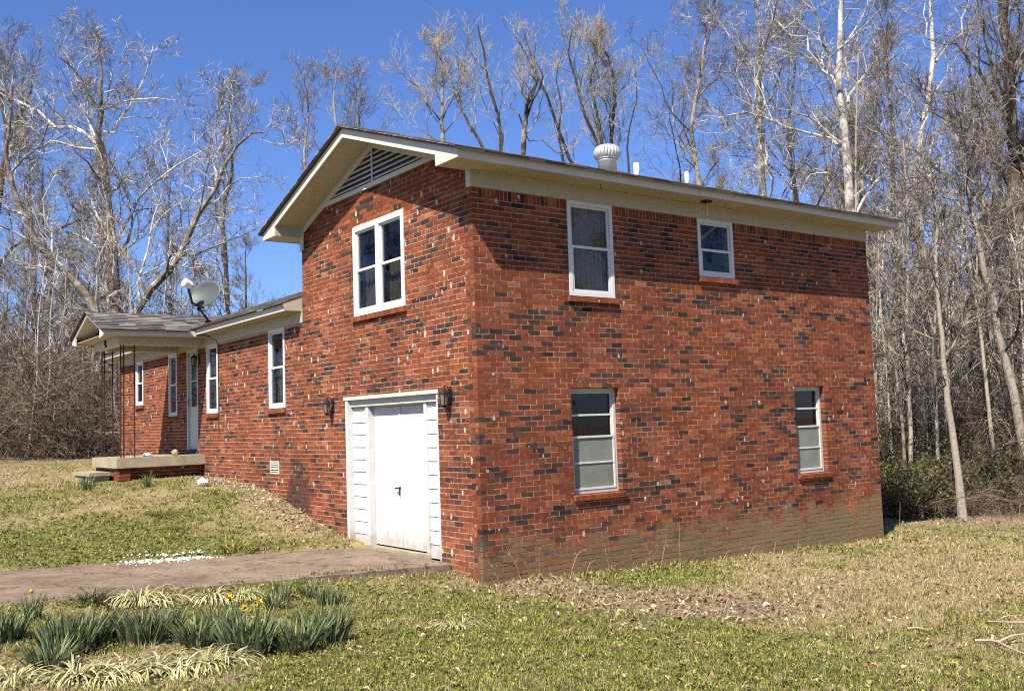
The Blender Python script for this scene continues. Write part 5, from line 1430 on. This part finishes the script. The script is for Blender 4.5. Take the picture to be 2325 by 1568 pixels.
# strap leaved plants -----------------------------------------------------
def strap_clump(seed, n, length, width, lean, droop, cols, spread=.06, segs=5, stripe=None):
    q = np.random.default_rng(seed); V = []; F = []; C = []
    for i in range(n):
        a = q.uniform(0, 6.283); r = spread * math.sqrt(q.random()); p = np.array([r * math.cos(a), r * math.sin(a), -.01])
        b = a + q.normal(0, .6); th = abs(q.normal(lean, lean * .5)); ln = length * q.uniform(.6, 1.15); w = width * q.uniform(.7, 1.2)
        tw = q.normal(0, .8); sd = np.array([-math.sin(b + tw), math.cos(b + tw), 0.0]); c = np.array(cols[int(q.integers(len(cols)))]) * q.uniform(.75, 1.25); base = len(V)
        for j in range(segs + 1):
            t = j / segs; ww = w * (1 - t ** 3 * .9) * (.75 + .5 * min(t * 3, 1) * .5)
            V += [p - sd * ww, p + sd * ww]; C += [c * (.75 + .35 * t)] * 2 if stripe is None else [c, np.array(stripe) * q.uniform(.8, 1.1)]
            th = th + droop * q.uniform(.6, 1.4) / segs
            p = p + np.array([math.cos(b) * math.sin(th), math.sin(b) * math.sin(th), math.cos(th)]) * ln / segs
        for j in range(segs): F.append([base + 2 * j, base + 2 * j + 1, base + 2 * j + 3, base + 2 * j + 2])
    V = np.array(V); V[:, 2] = np.maximum(V[:, 2], -.01)
    return np_mesh('leaves', V, np.array(F), M['leaf'], np.array(C))
DAFC = [(.085,.12,.05),(.13,.17,.07),(.065,.09,.038),(.19,.23,.11),(.27,.30,.15),(.13,.14,.055)]
DAF = [strap_clump(700 + i, (170, 140, 190)[i], (.29, .26, .31)[i], .0085, (.24, .30, .20)[i], (.4, .55, .35)[i], DAFC + [(.30,.27,.12)] * (i % 2), (.15, .13, .17)[i]) for i in range(3)]
DAFS = [strap_clump(710 + i, 55, .24, .006, .22, .3, DAFC, .07) for i in range(2)]
LIRC = [(.58,.52,.25),(.66,.60,.33),(.50,.44,.20),(.34,.36,.13),(.66,.58,.36)]
LIR = [strap_clump(720 + i, 240, .40, .0085, .62, 2.5, LIRC, .07, 6) for i in range(3)]
GRN = [strap_clump(730, 90, .24, .004, .5, 1.0, GREENS, .10)]
DRK = [strap_clump(740, 90, .26, .005, .6, 1.2, [(.05,.05,.02),(.09,.06,.03),(.04,.055,.02)], .08)]
q = np.random.default_rng(750)
def plant(name, me, u, v, s, label, cat, group=None, parts=None):
    p = ground_at(u, v); r = empty(name, p, q.uniform(0, 6.28), s * q.uniform(.92, 1.08)); tag(r, label, cat, group)
    o = bpy.data.objects.new('leaves', me); COL.objects.link(o); o.parent = r
    return r
def daff_flower(parent, n, seed, h=.36):
    z = np.random.default_rng(seed)
    for i in range(n):
        b = z.uniform(0, 6.28); r = z.uniform(.02, .12); c = np.array([r * math.cos(b), r * math.sin(b), h * z.uniform(.85, 1.1)])
        mb = MB(); mb.tube([(r * .3 * math.cos(b), r * .3 * math.sin(b), 0), c * .97, c], .003, 5); o = link('flower_stem', mb.mesh('flower_stem', M['leaf'])); o.parent = parent; o.data.color_attributes.new('tint', 'FLOAT_COLOR', 'POINT').data.foreach_set('color', np.tile([.08, .13, .05, 1], len(o.data.vertices)).astype(np.float32))
        nrm = unit_(np.array([-.6, -.7, .25]) + z.normal(0, .25, 3)); e1 = unit_(np.cross(nrm, [0, 0, 1])); e2 = np.cross(nrm, e1)
        V = []; F = []
        for k in range(6):
            a = k * math.pi / 3; d1 = e1 * math.cos(a) + e2 * math.sin(a); d2 = np.cross(nrm, d1)
            V += [c, c + d1 * .014 + d2 * .008, c + d1 * .027 - nrm * .003, c + d1 * .014 - d2 * .008]; F.append([4 * k, 4 * k + 1, 4 * k + 2, 4 * k + 3])
        n0 = len(V)
        for ring, (rr, hh) in enumerate(((.008, 0), (.011, .018), (.014, .026))):
            for k in range(8): a = k * math.pi / 4; V.append(c + (e1 * math.cos(a) + e2 * math.sin(a)) * rr + nrm * hh)
        for ring in range(2):
            for k in range(8): F.append([n0 + ring * 8 + k, n0 + ring * 8 + (k + 1) % 8, n0 + ring * 8 + 8 + (k + 1) % 8, n0 + ring * 8 + 8 + k])
        me = np_mesh('flower', np.array(V), np.array(F), M['leaf'], np.tile([.75, .52, .04], (len(V), 1))); o = link('flower', me); o.parent = parent
gd1 = 'daffodil clumps in the front bed'
plant('daffodil_clump', DAF[0], 8, 1455, 1.05, 'blue green daffodil clump cut by the left edge', 'plant', gd1)
plant('daffodil_clump', DAF[1], 112, 1520, .9, 'daffodil clump leaning out lowest in the front bed', 'plant', gd1)
plant('daffodil_clump', DAF[2], 155, 1487, 1.1, 'tall daffodil clump second from the left edge of the bed', 'plant', gd1)
plant('daffodil_clump', DAF[0], 205, 1462, 1.0, 'daffodil clump behind the tall one at the left of the bed', 'plant', gd1)
plant('daffodil_clump', DAF[1], 262, 1450, .95, 'daffodil clump in the left middle of the bed with dark gaps', 'plant', gd1)
plant('daffodil_clump', DAF[2], 322, 1462, 1.05, 'daffodil clump at the middle of the bed', 'plant', gd1)
plant('daffodil_clump', DAF[0], 372, 1448, .95, 'low daffodil clump right of the middle one', 'plant', gd1)
plant('daffodil_clump', DAF[1], 446, 1464, 1.0, 'upright daffodil clump above the straw pale leaves', 'plant', gd1)
plant('daffodil_clump', DAF[2], 498, 1448, .9, 'daffodil clump just left of the yellow flowers', 'plant', gd1)
f1 = plant('daffodil_clump', DAF[0], 565, 1488, 1.12, 'daffodil clump with small yellow flowers above it', 'plant', gd1); daff_flower(f1, 3, 5, .36)
plant('daffodil_clump', DAF[1], 677, 1480, 1.15, 'largest daffodil clump at the right end of the bed', 'plant', gd1)
plant('daffodil_clump', DAF[2], 735, 1460, 1.05, 'daffodil clump behind the largest one at the right end', 'plant', gd1)
f2 = plant('daffodil_clump', DAFS[0], 75, 1405, 1.0, 'small daffodil clump with a yellow flower near the drive', 'plant', gd1); daff_flower(f2, 1, 6, .26)
for (u, v, s) in ((640, 1365, 1.0), (700, 1362, 1.1), (735, 1378, 1.0), (620, 1385, .9), (770, 1372, .9)):
    plant('daffodil_clump', DAFS[int(q.integers(2))], u, v, s, 'faint low daffodil clump in the turf below the drive edge', 'plant', 'low daffodils by the drive')
plant('daffodil_clump', DAFS[1], 195, 1112, 1.15, 'bluish leaf clump beside the concrete step', 'plant')
plant('daffodil_clump', DAFS[0], 335, 1105, .95, 'grey green leaf clump in front of the porch slab', 'plant')
gl = 'pale arching leaf clumps'
for (u, v, s, lab) in ((30, 1548, 1.05, 'straw pale arching leaf clump in the lower left corner'), (170, 1540, .95, 'straw pale leaf clump at the left end of the lowest row'), (225, 1545, .95, 'straw pale leaf clump second in the lowest row'), (285, 1538, 1.0, 'straw pale leaf clump third in the lowest row'),
                       (345, 1530, 1.05, 'straw pale leaf clump at the middle of the lowest row'), (405, 1526, 1.0, 'straw pale leaf clump right of the middle of the lowest row'), (465, 1514, .95, 'straw pale leaf clump next to last in the lowest row'), (515, 1505, .85, 'straw pale leaf clump at the right end of the lowest row'),
                       (315, 1364, 1.1, 'yellow striped leaf mound standing against the drive'), (368, 1366, .95, 'yellow striped leaf mound right of the biggest one by the drive'), (480, 1364, 1.0, 'yellow striped leaf mound at the middle of the drive edge'), (548, 1356, .9, 'yellow striped leaf mound at the right by the drive edge'),
                       (1040, 1425, .75, 'small yellow striped leaf mound alone in the lawn')):
    plant('striped_leaf_clump', LIR[int(q.integers(3))], u, v, s, lab, 'plant', gl)
plant('dark_leaf_clump', DRK[0], 212, 1368, 1.1, 'dark withered leaf clump at the near edge of the drive', 'plant')
plant('grass_clump', GRN[0], 530, 1252, 1.5, 'green grass clump at the far edge of the drive', 'plant')
plant('grass_clump', GRN[0], 365, 1175, 1.3, 'green grass clump halfway up the slope', 'plant')
plant('grass_clump', GRN[0], 400, 1205, 1.0, 'dull grass clump below the one halfway up the slope', 'plant')

# white gravel spilt on the far edge of the drive
q = np.random.default_rng(801); mb = MB(); c0 = ground_at(385, 1277)
for i in range(330):
    a = q.normal(0, 1, 2); x = c0[0] + a[0] * .30; y = DR_F(x) + a[1] * .15 - .10 + .12 * (x - c0[0])
    r = q.uniform(.008, .024); z = DR_Z(x) if y < DR_F(x) else float(ground_h(np.array([x]), np.array([y]))[0])
    V = np.array([(1, 0, 0), (-1, 0, 0), (0, 1, 0), (0, -1, 0), (0, 0, 1), (0, 0, -.6)]) * r * q.uniform(.6, 1.2, (6, 1)); R_ = q.uniform(0, 6.28); V = V @ np.array([[math.cos(R_), -math.sin(R_), 0], [math.sin(R_), math.cos(R_), 0], [0, 0, 1]])
    mb.add(V + np.array([x, y, z + r * .5]), np.array([[0, 2, 4], [2, 1, 4], [1, 3, 4], [3, 0, 4], [2, 0, 5], [1, 2, 5], [3, 1, 5], [0, 3, 5]]))
gr = mb.build('white_gravel', M['stone']); tag(gr, 'spill of white gravel on the far edge of the drive', 'gravel', kind='stuff')
# scattered pale stones and clods along the slope by the wall
mb = MB()
for i in range(260):
    t = q.random(); y = 4.2 + t * 5.2 + q.normal(0, .1); x = -abs(q.normal(0, .32)) - .04
    if float(DR_F(np.array([x]))[0]) > y: continue
    r = q.uniform(.012, .045); z = float(ground_h(np.array([x]), np.array([y]))[0])
    V = np.array([(1, 0, 0), (-1, 0, 0), (0, 1, 0), (0, -1, 0), (0, 0, .8), (0, 0, -.5)]) * r * q.uniform(.6, 1.25, (6, 1))
    mb.add(V + np.array([x, y, z + r * .2]), np.array([[0, 2, 4], [2, 1, 4], [1, 3, 4], [3, 0, 4], [2, 0, 5], [1, 2, 5], [3, 1, 5], [0, 3, 5]]), (.27, .21, .14) if q.random() < .7 else (.42, .36, .26))
M['clod'] = pm('clod', (.4, .33, .23), .95, .25, 25, .3, .1, attr=True)
gr = mb.build('rubble', M['clod']); tag(gr, 'pale stones and clods on the slope along the brick wall', 'rubble', kind='stuff')

# fallen branches, weed stalks, scrap
def stick(px, r, label, group=None, forks=()):
    pts = [ground_at(u, v) + np.array([0, 0, .03 + dz]) for (u, v, dz) in px]
    mb = MB(); mb.tube(spline(pts, 12), np.linspace(r, r * .45, 12), 6)
    for fk in forks: mb.tube(spline([ground_at(u, v) + np.array([0, 0, .03 + dz]) for (u, v, dz) in fk], 8), np.linspace(r * .6, r * .25, 8), 5)
    tag(mb.build('fallen_branch', M['stick'], smooth=True), label, 'branch', group)
fb = 'fallen branches at the lower right'
stick([(2245, 1418, 0), (2285, 1428, .03), (2325, 1434, .05), (2380, 1440, .05)], .011, 'forked dead branch, uppermost at the right edge', fb, [[(2262, 1423, .02), (2290, 1420, .06), (2330, 1424, .07)]])
stick([(2215, 1462, 0), (2260, 1472, .02), (2300, 1490, .02), (2345, 1505, .02)], .012, 'long dead branch slanting down to the right edge', fb)
stick([(2262, 1469, 0), (2300, 1463, .04), (2350, 1460, .05)], .011, 'pale dead branch lying level at the right edge', fb)
stick([(2060, 1435, 0), (2085, 1437, .01), (2108, 1438, .0)], .008, 'short dark stick on the turf left of the branches', fb)
stick([(1365, 1372, 0), (1378, 1382, .01), (1400, 1379, .02), (1420, 1374, .02)], .011, 'short bent stick on the bare soil before the wall')
stick([(1660, 1370, .02), (1655, 1380, .06), (1645, 1392, 0)], .008, 'curved stick standing out of the bare soil')
wq = np.random.default_rng(822)
stalks = [(1180,1318,.62,1),(1225,1312,.36,0),(1295,1318,.55,1),(1305,1320,.42,1),(1385,1300,.42,0),(1400,1305,.28,1),(1478,1292,.55,1),(1490,1294,.46,1),(1500,1290,.4,0),(1545,1290,.70,0),(1690,1272,.42,1),(1700,1276,.34,1),(1755,1268,.26,0),(1808,1262,.25,0),(1960,1360,.55,0),(2042,1215,.62,0),(1330,1310,.3,1),(1440,1300,.3,1),(1120,1325,.22,1),(1215,1330,.2,1),(1460,1300,.25,1),(1640,1285,.3,1)]
for i, (u, v, h, bend) in enumerate(stalks):
    p = ground_at(u, v); p[1] = min(p[1], -.06) if -0.2 < p[0] < L + .1 else p[1]
    a = wq.uniform(0, 6.28); dx, dy = math.cos(a) * .35 * h, -abs(math.sin(a)) * .12 * h
    pts = [p + np.array([dx * t + (.25 * h * bend * t ** 3 if dx > 0 else -.25 * h * bend * t ** 3), dy * t, h * (t - .35 * bend * t ** 3)]) for t in np.linspace(0, 1, 6)]
    mb = MB(); mb.tube(spline(pts, 9), np.linspace(.005, .0025, 9), 5)
    if i % 2 == 0: mb.tube([pts[3], pts[3] + np.array([-.06, -.02, .10]) * h * 2, pts[3] + np.array([-.12, -.03, .13]) * h * 2], [.003, .0025, .0015], 4)
    if bend: mb.tube([pts[2], pts[2] + np.array([.07, -.03, .08]) * h * 1.6], [.003, .0015], 4)
    tag(mb.build('weed_stalk', M['weed'], smooth=True), 'dry leafless weed stalk standing along the foot of the long wall', 'weed', 'dry weed stalks along the long wall')
p = ground_at(1740, 1377); rock('paper_scrap', p, .035, 31, 'crumpled pale blue scrap on the bare turf', 'scrap', 'stone', .7)
